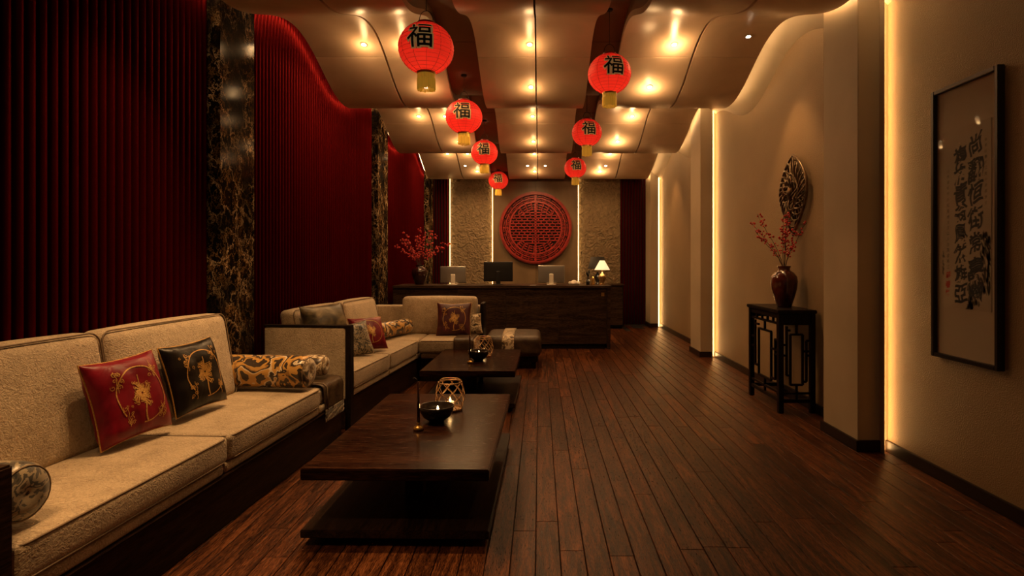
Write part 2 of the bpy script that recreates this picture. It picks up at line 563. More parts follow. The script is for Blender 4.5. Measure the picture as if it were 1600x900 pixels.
# ------------------------------------------------------------------ room shell
XL, XR = -2.56, 2.66          # wall faces
XC, XP = -2.44, 2.43          # room faces of marble columns / right piers
YB = 13.0                     # back wall
COLS = [(4.30, 4.82), (8.50, 9.06), (12.35, 12.9)]
SLABZ = 4.02
def H(y):
    return 3.58 - 0.022 * (y - 6.5) + 0.185 * math.cos(2 * PI * (y - 5.62) / 2.7)

# floor
floor = MB().box(XL - .15, XR + .15, -1.5, YB + .2, -0.12, -0.012).build('floor', M_gap)
tag(floor, 'dark brown wooden strip floor running the length of the lounge', None, None, 'structure')
PW, GAPW = 0.121, 0.0022
ncol = int((XR - XL) / PW) + 1
rest = MB()
plank_mesh = {}
def plank(name_len):
    L = name_len
    if L in plank_mesh: return plank_mesh[L]
    mb = MB()
    w = PW / 2 - GAPW; b = 0.002
    mb.add([(-w, 0, -.012), (w, 0, -.012), (w, L - .003, -.012), (-w, L - .003, -.012),
            (-w, 0, -b), (w, 0, -b), (w, L - .003, -b), (-w, L - .003, -b),
            (-w + b, b, 0), (w - b, b, 0), (w - b, L - .003 - b, 0), (-w + b, L - .003 - b, 0)],
           [(0, 1, 5, 4), (1, 2, 6, 5), (2, 3, 7, 6), (3, 0, 4, 7), (4, 5, 9, 8), (5, 6, 10, 9), (6, 7, 11, 10), (7, 4, 8, 11), (8, 9, 10, 11)])
    me = bpy.data.meshes.new('plank')
    me.from_pydata(mb.v, [], mb.f)
    me.materials.append(M_floor)
    plank_mesh[L] = me
    return me
LENS = [1.5, 1.8, 2.1, 2.4]
npl = 0
for i in range(ncol):
    xc = XL + PW * (i + 0.5)
    y = -1.4 + random.random() * 1.2
    while y < YB - 0.3:
        L = random.choice(LENS)
        if y + L > YB:
            L = 1.5
        if y + L > YB + .1: break
        if xc > -1.85 and y + L > 2.3 and npl < 296:
            link('plank', plank(L), (xc, y, 0), floor); npl += 1
        else:
            rest.box(xc - PW / 2 + GAPW, xc + PW / 2 - GAPW, y, min(y + L, YB) - .003, -.012, 0)
        y += L
r_ = rest.build('plank_field', M_floor, floor, kind='stuff')

# left wall
wl = MB().box(XL - .15, XL - .02, -1.5, YB + .15, 0, SLABZ + .1).build('wall_left', M_redback)
tag(wl, 'left wall of crimson fluted panels between black marble columns', None, None, 'structure')
SP = 0.066
def slat_mesh(h, w, d, axis='x'):
    prof = [(-w / 2, 0), (-w * .46, d * .62), (-w * .25, d * .95), (0, d), (w * .25, d * .95), (w * .46, d * .62), (w / 2, 0)]
    vs_ = []; fs_ = []
    for z in (0, h):
        for a, b in prof:
            vs_.append((b, a, z) if axis == 'x' else (a, -b, z))
    n = len(prof)
    for k in range(n - 1):
        q = (k, k + 1, n + k + 1, n + k)
        fs_.append(q if axis == 'x' else q[::-1])
        fs_[-1] = fs_[-1]
    me = bpy.data.meshes.new('slat')
    me.from_pydata(vs_, [], fs_)
    me.materials.append(M_slat)
    me.polygons.foreach_set('use_smooth', [True] * len(me.polygons))
    bm = bmesh.new(); bm.from_mesh(me); bmesh.ops.recalc_face_normals(bm, faces=bm.faces)
    ax = 0 if axis == 'x' else 1
    sgn = 1 if axis == 'x' else -1
    if bm.faces and sum(f.normal[ax] * sgn for f in bm.faces) < 0: bmesh.ops.reverse_faces(bm, faces=bm.faces)
    bm.to_mesh(me); bm.free()
    return me
sm = slat_mesh(SLABZ - .02, SP * .66, 0.036)
bays = [(1.0, COLS[0][0]), (COLS[0][1], COLS[1][0]), (COLS[1][1], COLS[2][0])]
for a, b in bays:
    fp = MB().box(XL - .022, XL - .002, a, b, 0.0, SLABZ).build('fluted_panel', M_redback, wl)
    n = int((b - a) / SP)
    for k in range(n):
        link('slat', sm, (XL - .002, b - SP * (k + .5), 0.0), fp)
for a, b in COLS:
    mc = MB().box(XL - .02, XC, a, b, 0, SLABZ).build('marble_column', M_marble, wl, bev=0.004)
    mc['label'] = 'polished black marble column with gold veins'
bl = MB().box(XL, XL + .035, -1.4, COLS[0][0], 0, .09).build('baseboard_left', M_base)
tag(bl, kind='structure')

# right wall
wr = MB().box(XR, XR + .15, -1.5, YB + .15, 0, SLABZ + .1).build('wall_right', M_wallr)
tag(wr, 'tan textured right wall with shallow piers and light strips', None, None, 'structure')
for i, (a, b) in enumerate(COLS):
    MB().box(XP, XR + .02, a, b, 0, SLABZ).build('wall_pier', M_wallp, wr, bev=0.004)
    MB().box(XR - .066, XR - .060, a - .058, a + .002, 0.0, SLABZ).build('light_fin', M_wallp, wr)
    s = MB().box(XR - .054, XR - .046, a - .014, a - .004, 0.02, 3.78).build('light_strip', M_led, wr)
    s['label'] = 'glowing warm light strip in the pier corner'
bb = MB()
yy = [(-1.4, COLS[0][0]), (COLS[0][1], COLS[1][0]), (COLS[1][1], COLS[2][0])]
br = empty('baseboard_right', (XR, 3, 0), kind='structure')
for a, b in yy:
    MB().box(XR - .022, XR, a, b, 0, .085).build('skirting_board', M_base, br, bev=.003)
for a, b in COLS:
    MB().box(XP - .02, XP, a - .02, b + .02, 0, .085).build('skirting_board', M_base, br, bev=.003)
    MB().box(XP, XR - .067, a - .02, a, 0, .085).build('skirting_board', M_base, br, bev=.003)

# back wall
wbk = MB().box(XL - .15, XR + .15, YB + .06, YB + .2, 0, SLABZ + .1).build('wall_back', M_redback)
tag(wbk, 'back wall of carved stone panels around a brown centre', None, None, 'structure')
for x0, x1 in ((-2.06, -1.09), (.90, 1.86)):
    p = MB().box(x0, x1, YB - .02, YB + .06, 0, SLABZ).build('stone_panel', M_stone, wbk)
for x0, x1 in ((-1.07, -.085), (-.080, .885)):
    MB().box(x0, x1, YB - .10, YB + .06, 0, SLABZ).build('centre_panel', M_bronzepanel, wbk, bev=.003)
for x in (-1.082, .892):
    MB().box(x - .003, x + .003, YB - .04, YB - .025, 0.3, 3.6).build('light_strip', M_led2, wbk)
MB().box(-2.064, -2.060, YB - .035, YB - .025, 0.3, 3.6).build('light_strip', M_led2, wbk)
smb = slat_mesh(SLABZ - .02, SP * .66, 0.036, 'y')
for x0, x1 in ((XL, -2.06), (1.86, XR)):
    fp = MB().box(x0, x1, YB + .02, YB + .06, 0, SLABZ).build('fluted_panel', M_redback, wbk)
    for k in range(int((x1 - x0) / SP)):
        link('slat', smb, (x0 + SP * (k + .5), YB + .02, 0), fp)

# ceiling: slab + wave panels
ceil = MB().box(XL - .15, XR + .15, -1.5, YB + .2, SLABZ, SLABZ + .12).build('ceiling', M_slab)
tag(ceil, 'wavy ceiling of curved tan panels with two dark lantern channels', None, None, 'structure')
strips = [(-2.43, -1.685), (-1.66, -1.05), (-.67, -.048), (-.032, .55), (.86, 1.645), (1.67, 2.37)]
joints = [-1.5] + [0.72 + 2.7 * k for k in range(0, 5)] + [YB - .12]
TH = 0.055
def wave_panel(x0, x1, y0, y1, name, mat, parent, hf=H, th=TH, e=0.004):
    n = max(4, int((y1 - y0) / 0.07))
    ys = np.linspace(y0 + e, y1 - e, n)
    vs_ = []
    for y in ys:
        h = hf(y)
        vs_ += [(x0, y, h), (x1, y, h), (x1, y, h + th), (x0, y, h + th)]
    fs_ = []
    for i in range(n - 1):
        for k in range(4):
            k2 = (k + 1) % 4
            fs_.append((i * 4 + k, (i + 1) * 4 + k, (i + 1) * 4 + k2, i * 4 + k2))
    fs_ += [(0, 1, 2, 3), tuple(reversed([(n - 1) * 4 + k for k in range(4)]))]
    mb = MB().add(vs_, fs_)
    o = mb.build(name, mat, parent, smooth=True, weld=True, sharp=40)
    return o
for x0, x1 in strips:
    for j in range(len(joints) - 1):
        wave_panel(x0, x1, joints[j], joints[j + 1], 'ceiling_panel', M_ceil, ceil)
# sides of the lantern channels
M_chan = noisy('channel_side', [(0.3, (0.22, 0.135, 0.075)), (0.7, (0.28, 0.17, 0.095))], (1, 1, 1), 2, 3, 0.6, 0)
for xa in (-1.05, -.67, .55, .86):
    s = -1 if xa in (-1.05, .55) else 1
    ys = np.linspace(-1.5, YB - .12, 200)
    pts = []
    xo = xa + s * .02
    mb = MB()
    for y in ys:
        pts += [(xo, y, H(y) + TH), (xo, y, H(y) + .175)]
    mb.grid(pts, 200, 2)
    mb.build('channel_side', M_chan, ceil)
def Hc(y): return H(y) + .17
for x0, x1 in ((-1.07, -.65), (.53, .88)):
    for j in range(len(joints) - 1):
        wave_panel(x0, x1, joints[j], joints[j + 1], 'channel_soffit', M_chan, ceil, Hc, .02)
# cove moulding on the right wall, slanted band following the wave
def Hs(y): return H(y - 0.16)
for j in range(len(joints) - 1):
    a, b = joints[j], joints[j + 1]
    n = 40
    ys = np.linspace(a, b, n)
    vs_ = []; fs_ = []
    for y in ys:
        h = Hs(y)
        vs_ += [(2.455, y, h + .13), (2.475, y, h + .10), (XR, y, h - .05), (XR, y, h + .13)]
    for i in range(n - 1):
        for k in range(4):
            k2 = (k + 1) % 4
            fs_.append((i * 4 + k, (i + 1) * 4 + k, (i + 1) * 4 + k2, i * 4 + k2))
    fs_ += [(0, 1, 2, 3), tuple(reversed([(n - 1) * 4 + k for k in range(4)]))]
    MB().add(vs_, fs_).build('cove_moulding', M_wallp, ceil, smooth=True, weld=True, sharp=30)
def strip_light(x0, x1, name, dz=.06):
    n = 160
    ys = np.linspace(-1.0, YB - .2, n)
    vs_ = []; fs_ = []
    for y in ys:
        h = H(y) + dz
        vs_ += [(x0, y, h), (x1, y, h), (x1, y, h + .012), (x0, y, h + .012)]
    for i in range(n - 1):
        for k in range(4):
            k2 = (k + 1) % 4
            fs_.append((i * 4 + k, (i + 1) * 4 + k, (i + 1) * 4 + k2, i * 4 + k2))
    o = MB().add(vs_, fs_).build(name, M_cove, ceil, weld=True)
    o['label'] = 'warm light strip tucked behind the ceiling edge'
strip_light(-2.455, -2.433, 'cove_light')
strip_light(2.373, 2.385, 'cove_light')

# ------------------------------------------------------------------ downlights
def spot(name, loc, power, size=R(95), blend=.8, target=None, parent=None, col=WARM, radius=.03):
    l = bpy.data.lights.new(name, 'SPOT')
    l.energy = power; l.color = col
    l.spot_size = size; l.spot_blend = blend
    l.shadow_soft_size = radius
    o = bpy.data.objects.new(name, l)
    COL.objects.link(o)
    loc = Vector(loc)
    if target is not None:
        d = Vector(target) - loc
        o.rotation_euler = d.to_track_quat('-Z', 'Y').to_euler()
    if parent is not None:
        o.parent = parent
        o.location = loc - wloc(parent)
    else:
        o.location = loc
    return o
ring_prof = [(.026, 0.0), (.040, 0.0), (.042, .004), (.040, .012), (.026, .012), (.026, 0.0)]
_mb = MB().lathe(ring_prof[:5], n=20)
ring_me = bpy.data.meshes.new('trim_ring')
_mb2 = MB()
n_ = 20
for rr, zz in ((.025, -.004), (.040, -.004), (.041, .004), (.025, .004)):
    _mb2.v += [(rr * math.cos(2 * PI * i / n_), rr * math.sin(2 * PI * i / n_), zz) for i in range(n_)]
for k in range(4):
    for i in range(n_):
        i2 = (i + 1) % n_; k2 = (k + 1) % 4
        _mb2.f.append((k * n_ + i, k * n_ + i2, k2 * n_ + i2, k2 * n_ + i))
ring_me.from_pydata(_mb2.v, [], _mb2.f); ring_me.materials.append(M_ringm)
lens_me = bpy.data.meshes.new('lens')
_l = MB().lathe([(.025, -.002), (.025, .004)], n=16)
lens_me.from_pydata(_l.v, [], _l.f); lens_me.materials.append(M_lens)
BAYN = ['added out of view over the viewer', 'added out of view above the near sofa', 'in the nearest visible bay', 'in the middle bay', 'in the farthest bay']
ROW1 = [(-1.85, 'outer left'), (-1.45, 'inner left'), (-.105, 'centre'), (1.42, 'right')]
ROW2 = [(-1.32, 'inner left'), (-.10, 'centre'), (1.28, 'right')]
for k in range(-2, 3):
    for row, y in ((ROW1, 5.93 + 2.7 * k), (ROW2, 6.55 + 2.7 * k)):
        for x, side in row:
            if k < 0 and x > -1: continue
            h = H(y)
            d = empty('downlight', (x, y, h - .002), '%s-row %s ceiling downlight %s' % ('front' if row is ROW1 else 'rear', side, BAYN[k + 2]), 'downlight', 'recessed ceiling downlights')
            sl = (H(y + .02) - H(y - .02)) / .04
            for nm, me in (('trim_ring', ring_me), ('lens', lens_me)):
                o = link(nm, me, (x, y, h - .002), d)
                o.rotation_euler.x = math.atan(sl)
            if k < 0:
                spot('downlight_beam', (x, y, h - .03), SOFA_W, R(72), .7, parent=d)  # out-of-view fixtures, added to light the near sofa
            else:
                pw = SPOT_W * (1.0 if row is ROW1 else .8) * (.42 if x > 1 else 1.0)
                spot('downlight_beam', (x, y, h - .045), pw, R(168), 1.0, parent=d)
                l = bpy.data.lights.new('downlight_glow', 'POINT')
                l.energy = GLOW_W * (2.1 if x > 1 else 1.0)
                l.color = WARM; l.shadow_soft_size = .025
                lo = bpy.data.objects.new('downlight_glow', l); COL.objects.link(lo); lo.parent = d; lo.location = (0, -.02, -.10)
# wall washers aimed at the right wall recesses
for (y, tx, pw, txt) in ((5.80, 2.62, 56, 'above the console table'), (11.0, 2.62, 55, 'above the far wall recess')):
    h = H(y)
    d = empty('downlight', (2.15, y, h - .002), 'small wall-washing ceiling downlight %s' % txt, 'downlight', 'recessed ceiling downlights')
    for nm, me in (('trim_ring', ring_me), ('lens', lens_me)):
        o = link(nm, me, (2.15, y, h - .002), d)
        o.rotation_euler.x = math.atan((H(y + .02) - H(y - .02)) / .04)
    spot('downlight_beam', (2.15, y, h - .04), pw, R(66), .6, (tx, y, .6), d)

for x, txt in ((-1.55, 'left stone panel'), (-.25, 'left side of the round lattice'), (.12, 'right side of the round lattice'), (1.38, 'right stone panel')):  # extra washers added to brighten the lattice and back wall
    y = 11.75
    h = H(y)
    d = empty('downlight', (x, y, h - .002), 'added ceiling downlight brightening the %s' % txt, 'downlight', 'recessed ceiling downlights')
    for nm, me in (('trim_ring', ring_me), ('lens', lens_me)):
        o = link(nm, me, (x, y, h - .002), d)
        o.rotation_euler.x = math.atan((H(y + .02) - H(y - .02)) / .04)
    spot('downlight_beam', (x, y, h - .05), 24, R(70), .8, (x, YB, 1.9), d)
# ------------------------------------------------------------------ lanterns
def make_lantern(loc, label, rot=0.0):
    a, b = 0.212, 0.196
    x, y, z = loc
    root = empty('paper_lantern', (x, y, z), label, 'lantern', 'red paper lanterns in the ceiling channels')
    prof = []
    N = 60
    for j in range(N + 1):
        t = -PI / 2 + .32 + (PI - .64) * j / N
        rip = 1 + .010 * math.cos(j * 2 * PI / 3)
        prof.append((a * math.cos(t) * rip, b * math.sin(t)))
    mb = MB().lathe(prof, (x, y, z), 48, fn=lambda an, zz: 1 + .008 * abs(math.sin(an * 6)), cap=False)
    body = mb.build('shade', M_paper, root, smooth=True, loc=(x, y, z))
    for k in range(12):
        an = 2 * PI * (k + .5) / 12 + rot
        path = []
        for j in range(17):
            t = -PI / 2 + .32 + (PI - .64) * j / 16
            path.append((x + a * 1.006 * math.cos(t) * math.cos(an), y + a * 1.006 * math.cos(t) * math.sin(an), z + b * 1.006 * math.sin(t)))
        MB().tube(path, .0016, 4).build('rib', M_rib, body)
    hp = MB()
    for j in range(15):
        t = -PI / 2 + .42 + (PI - .84) * j / 14
        hp.tube([(x + a * 1.012 * math.cos(t) * math.cos(q), y + a * 1.012 * math.cos(t) * math.sin(q), z + b * 1.005 * math.sin(t)) for q in np.linspace(0, 2 * PI, 37)[:-1]], .0011, 3, closed=True)
    hp.build('hoops', M_rib, body, kind='stuff')
    rt = a * math.cos(PI / 2 - .32)
    zt = b * math.sin(PI / 2 - .32)
    MB().lathe([(rt * .55, zt - .004), (rt * 1.05, zt - .004), (rt * 1.05, zt + .014), (rt * .55, zt + .014), (rt * .55, zt - .004)], (x, y, z), 24, cap=False).build('top_ring', M_lattice, root, smooth=True, sharp=40)
    MB().lathe([(rt * .6, -zt + .004), (rt * 1.08, -zt + .004), (rt * 1.08, -zt - .016), (rt * .6, -zt - .016), (rt * .6, -zt + .004)], (x, y, z), 24, cap=False).build('bottom_ring', M_brass, root, smooth=True, sharp=40)
    # fringe: pleated skirt of strands
    fr = MB()
    band = [(rt * 1.0, -zt - .014), (rt * 1.03, -zt - .016), (rt * 1.03, -zt - .052), (rt * 1.0, -zt - .054)]
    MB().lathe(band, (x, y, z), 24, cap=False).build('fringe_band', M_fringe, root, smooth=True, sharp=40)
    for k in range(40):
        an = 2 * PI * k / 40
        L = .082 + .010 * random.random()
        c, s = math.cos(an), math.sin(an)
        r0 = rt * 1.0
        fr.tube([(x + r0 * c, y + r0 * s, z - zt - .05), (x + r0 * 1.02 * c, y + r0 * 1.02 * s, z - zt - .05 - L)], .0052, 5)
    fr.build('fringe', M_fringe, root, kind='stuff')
    # character, wrapped on the shade, pale edge below
    for nm, mat, off, k in (('character_edge', M_cream, .012, 1.016), ('character', M_ink, .002, 1.028)):
        V, F = glyph('\u798f', 0.205, off, .016)
        pts = []
        for u, v in V:
            lat = (v + .035) / b; lon = u / a + rot
            pts.append((x + a * k * math.cos(lat) * math.sin(lon), y - a * k * math.cos(lat) * math.cos(lon), z + b * k * math.sin(lat)))
        MB().add(pts, F).build(nm, mat, root)
    MB().lathe([(.001, -.035), (.018, -.03), (.024, -.01), (.018, .015), (.011, .03), (.001, .032)], (x, y, z + .01), 14).build('bulb', M_lens, root, smooth=True)
    l = bpy.data.lights.new('lantern_light', 'POINT'); l.energy = LANTERN_W; l.color = (1, .62, .32); l.shadow_soft_size = .03
    lo = bpy.data.objects.new('lantern_light', l); COL.objects.link(lo); lo.parent = root; lo.location = (0, 0, -.05)
    # wire bail and cord
    arch = [(x - .055 * math.cos(PI * j / 12), y, z + zt + .01 + .10 * math.sin(PI * j / 12) ** .8) for j in range(13)]
    MB().tube(arch, .0028, 5).build('wire_hanger', M_cord, root)
    MB().tube([(x, y, z + zt + .105), (x, y, Hc(y) - .002)], .0028, 5).build('cord', M_cord, root)
    MB().lathe([(.001, -.02), (.03, -.018), (.035, -.001), (.035, 0)], (x, y, Hc(y) + .003), 16).build('ceiling_rose', M_cord, root)
    return root
make_lantern((-.885, 4.40, 3.11), 'red paper lantern with yellow fringe, nearest in the left row', -.05)
make_lantern((-.885, 6.60, 3.14), 'red paper lantern with yellow fringe, second in the left row', .0)
make_lantern((-.88, 9.00, 3.185), 'red paper lantern with yellow fringe, third in the left row', .0)
make_lantern((-.90, 12.3, 3.21), 'red paper lantern with yellow fringe, farthest in the left row', .0)
make_lantern((.695, 5.60, 3.31), 'red paper lantern with yellow fringe, nearest in the right row', .08)
make_lantern((.675, 8.03, 3.28), 'red paper lantern with yellow fringe, second in the right row', .05)
make_lantern((.69, 10.85, 3.245), 'red paper lantern with yellow fringe, farthest in the right row', .0)

# ------------------------------------------------------------------ sofas
def run_matrix(x, y, deg):
    # local u (x axis) runs away from camera along the sofa, local v (y axis) runs to the wall
    a = R(deg)
    return Matrix(((math.sin(a), -math.cos(a), 0, x), (math.cos(a), math.sin(a), 0, y), (0, 0, 1, 0), (0, 0, 0, 1)))

def piping(M, u0, u1, v0, v1, z, r, parent, rad=.05, n=6):
    path = []
    for cx, cy, a0 in ((u1 - rad, v1 - rad, 0), (u0 + rad, v1 - rad, 90), (u0 + rad, v0 + rad, 180), (u1 - rad, v0 + rad, 270)):
        for k in range(5):
            an = R(a0 + 90 * k / 4)
            path.append(M @ Vector((cx + rad * math.cos(an), cy + rad * math.sin(an), z)))
    return MB().tube(path, r, n, closed=True).build('piping', M_pipe, parent, smooth=True)

def seat_cushion(M, root, u0, u1, v0, v1, z0, z1, crown=.018):
    o = MB().rbox(u0, u1, v0, v1, z0, z1, .028, 9, (.006, .006, crown), M).build('seat_cushion', M_fab, root, smooth=True, weld=True)
    piping(M, u0 + .004, u1 - .004, v0 + .002, v1, z1 - .010, .0045, o)
    piping(M, u0 + .004, u1 - .004, v0 + .002, v1, z0 + .010, .0045, o)
    return o

def back_cushion(M, root, u0, u1, v0, v1, z0, z1, lean=.10):
    def warp(p):
        return (p[0], p[1] + lean * (p[2] - z0) / (z1 - z0), p[2])
    o = MB().rbox(u0, u1, v0, v1, z0, z1, .055, 9, (.012, .03, .012), M, warp).build('back_cushion', M_fab, root, smooth=True, weld=True)
    path = []
    rad = .06
    for cu_, cz, a0 in ((u1 - rad, z1 - rad, 0), (u0 + rad, z1 - rad, 90), (u0 + rad, z0 + rad, 180), (u1 - rad, z0 + rad, 270)):
        for k in range(5):
            an = R(a0 + 90 * k / 4)
            zz = cz + rad * math.sin(an)
            path.append(M @ Vector((cu_ + rad * math.cos(an), v0 + .012 + lean * (zz - z0) / (z1 - z0), zz)))
    MB().tube(path, .0045, 6, closed=True).build('piping', M_pipe, o, smooth=True)
    return o

# near sofa
MA = run_matrix(-1.755, 1.62, 2.6)
sofa = empty('sofa', (-2.1, 3.0, 0), 'long beige upholstered sofa on a dark wood base in the left foreground', 'sofa')
UL = 3.06
U0 = .25
MB().box(U0 - .04, UL, .03, .76, 0.0, .285, MA).build('base', M_dark, sofa, bev=.006)
MB().box(U0 - .04, UL, .0, .78, .285, .295, MA).build('base_rail', M_dark, sofa, bev=.003)
for u0, u1 in ((U0, 1.425), (1.435, 2.60), (2.61, UL - .01)):
    MB().rbox(u0, u1, .012, .76, .295, .355, .02, 5, (0, .003, 0), MA).build('seat_deck', M_fab, sofa, smooth=True, weld=True)
seat_cushion(MA, sofa, U0, 1.445, .0, .74, .357, .50)
seat_cushion(MA, sofa, 1.455, 2.605, .0, .74, .357, .50)
seat_cushion(MA, sofa, 2.62, UL - .02, .03, .74, .357, .485, .01)
back_cushion(MA, sofa, U0, 1.325, .52, .68, .49, 1.075)
back_cushion(MA, sofa, 1.335, 2.42, .52, .68, .49, 1.075)
MB().box(U0, 2.40, .735, .785, .285, .90, MA).build('back_frame', M_dark, sofa, bev=.006)
arm = MB().box(U0 - .09, U0 - .008, -.008, .78, .0, .78, MA).build('arm', M_dark, sofa, bev=.008)

# far sectional sofa
sec = empty('sectional_sofa', (-1.9, 6.2, 0), 'beige corner sofa with dark framed arm in front of the counter', 'sofa')
MC = run_matrix(-1.61, 4.80, 4.6)
L2 = 2.75
MB().box(.05, 2.60, .03, .78, 0, .275, MC).build('base', M_dark, sec, bev=.006)
for u0, u1 in ((.06, .985), (.995, 1.95), (1.96, 2.62)):
    MB().rbox(u0, u1, .012, .78, .277, .34, .02, 5, (0, .003, 0), MC).build('seat_deck', M_fab, sec, smooth=True, weld=True)
seat_cushion(MC, sec, .06, .985, .0, .74, .342, .50)
seat_cushion(MC, sec, .995, 1.95, .0, .74, .342, .50)
back_cushion(MC, sec, .24, 1.27, .53, .69, .49, 1.00)
back_cushion(MC, sec, 1.28, 2.22, .53, .69, .49, 1.00)
MB().box(.05, 2.62, .745, .79, .275, .86, MC).build('back_frame', M_fab, sec, bev=.01)
# near end arm: upholstered panel in a dark frame
ap = MB().rbox(-.005, .05, .045, .77, .26, .885, .02, 7, (.006, 0, 0), MC).build('arm_panel', M_fab, sec, smooth=True, weld=True)
MB().box(-.015, .058, -.005, .042, .0, .90, MC).build('arm_post', M_black, sec, bev=.004)
MB().box(-.010, .058, -.005, .775, .886, .901, MC).build('arm_rail', M_black, sec, bev=.004)
# return run along the counter
MR = Matrix(((1, 0, 0, 0), (0, 1, 0, 0), (0, 0, 1, 0), (0, 0, 0, 1)))
MB().box(-1.44, -.80, 6.80, 7.60, 0, .275).build('base', M_dark, sec, bev=.006)
MB().rbox(-1.43, -.78, 6.77, 7.55, .277, .34, .02, 5, (0, .003, 0)).build('seat_deck', M_fab, sec, smooth=True, weld=True)
o = MB().rbox(-2.15, -1.46, 6.77, 7.42, .342, .50, .028, 9, (0, 0, .012)).build('seat_cushion', M_fab, sec, smooth=True, weld=True)
o = MB().rbox(-1.45, -.77, 6.75, 7.42, .342, .50, .028, 9, (0, .004, .012)).build('seat_cushion', M_fab, sec, smooth=True, weld=True)
piping(MR, -1.446, -.774, 6.752, 7.42, .490, .0045, o)
MB().rbox(-2.22, -.775, 7.50, 7.66, .27, .86, .025, 7).build('return_back', M_fab, sec, smooth=True, weld=True)
MB().rbox(-1.79, -.82, 7.33, 7.50, .49, .985, .05, 9, (.01, .03, .01)).build('back_cushion', M_fab, sec, smooth=True, weld=True)
MB().box(-.77, -.725, 7.30, 7.66, .0, .90).build('arm_post', M_black, sec, bev=.004)

# throw over the end of the near sofa
def cloth(M, prof, u0, u1, name, mat, parent=None, n=14, wob=.004, th=.006, root=None):
    """strip of cloth following a (v,z) profile, running u0..u1"""
    us = np.linspace(u0, u1, n)
    # resample the profile
    P = np.array(prof)
    d = np.concatenate([[0], np.cumsum(np.linalg.norm(np.diff(P, axis=0), axis=1))])
    t = np.linspace(0, d[-1], 30)
    pv = np.interp(t, d, P[:, 0]); pz = np.interp(t, d, P[:, 1])
    top = []
    for i, u in enumerate(us):
        for j in range(30):
            w = wob * math.sin(u * 37 + j * .5) + wob * .5 * math.sin(u * 91 - j * .8)
            top.append(M @ Vector((u, pv[j] + (w if pz[j] < prof[0][1] - .03 else 0), pz[j] + (w * .4 if pz[j] > prof[0][1] - .03 else 0))))
    mb = MB().grid(top, n, 30)
    o = mb.build(name, mat, parent, smooth=True)
    sd = o.modifiers.new('thickness', 'SOLIDIFY')
    sd.thickness = th; sd.offset = 0
    return o
throw = empty('throw_blanket', (-1.66, 4.40, .47), 'dark brown leather-like throw draped over the end of the near sofa', 'throw')
cloth(MA, [(.70, .510), (.09, .510), (.03, .505), (.006, .482), (-.004, .30)], 2.66, 3.02, 'cover', M_throw, throw)
cloth(MA, [(-.008, .315), (-.010, .27), (-.010, .225)], 2.665, 3.015, 'patterned_border', M_brocade3, throw, th=.004, wob=.002)
MB().tube([MA @ Vector((2.70, v, z)) for v, z in ((.6, .516), (.09, .517), (.025, .511), (-.004, .484), (-.012, .31))], .005, 6).build('seam_welt', M_pipe, throw, smooth=True)
# throw on the return seat
throw2 = cloth(Matrix(((0, 1, 0, 0), (1, 0, 0, 0), (0, 0, 1, 0), (0, 0, 0, 1))), [(0, 0), (0.01, 0.01)], 0, 1, 'tmp', M_throw) if False else None
def draped_sheet(name, x0, x1, y0, y1, z, drop, label, mat):
    mb = MB()
    prof = [(y1, z), (y0 + .03, z), (y0 + .008, z - .008), (y0 - .004, z - .03), (y0 - .008, z - drop)]
    P = np.array(prof)
    d = np.concatenate([[0], np.cumsum(np.linalg.norm(np.diff(P, axis=0), axis=1))])
    t = np.linspace(0, d[-1], 26)
    pv = np.interp(t, d, P[:, 0]); pz = np.interp(t, d, P[:, 1])
    xs = np.linspace(x0, x1, 14)
    pts = [(x, pv[j] + .003 * math.sin(x * 50 + j), pz[j] + .002 * math.sin(x * 40 + j * .7)) for x in xs for j in range(26)]
    o = mb.grid(pts, 14, 26).build(name, mat, None, smooth=True)
    sd = o.modifiers.new('thickness', 'SOLIDIFY'); sd.thickness = .006; sd.offset = 0
    tag(o, label, 'throw')
    return o
draped_sheet('throw_blanket', -1.03, -.79, 6.745, 7.20, .520, .19, 'dark throw over the right end of the corner sofa seat', M_throw)

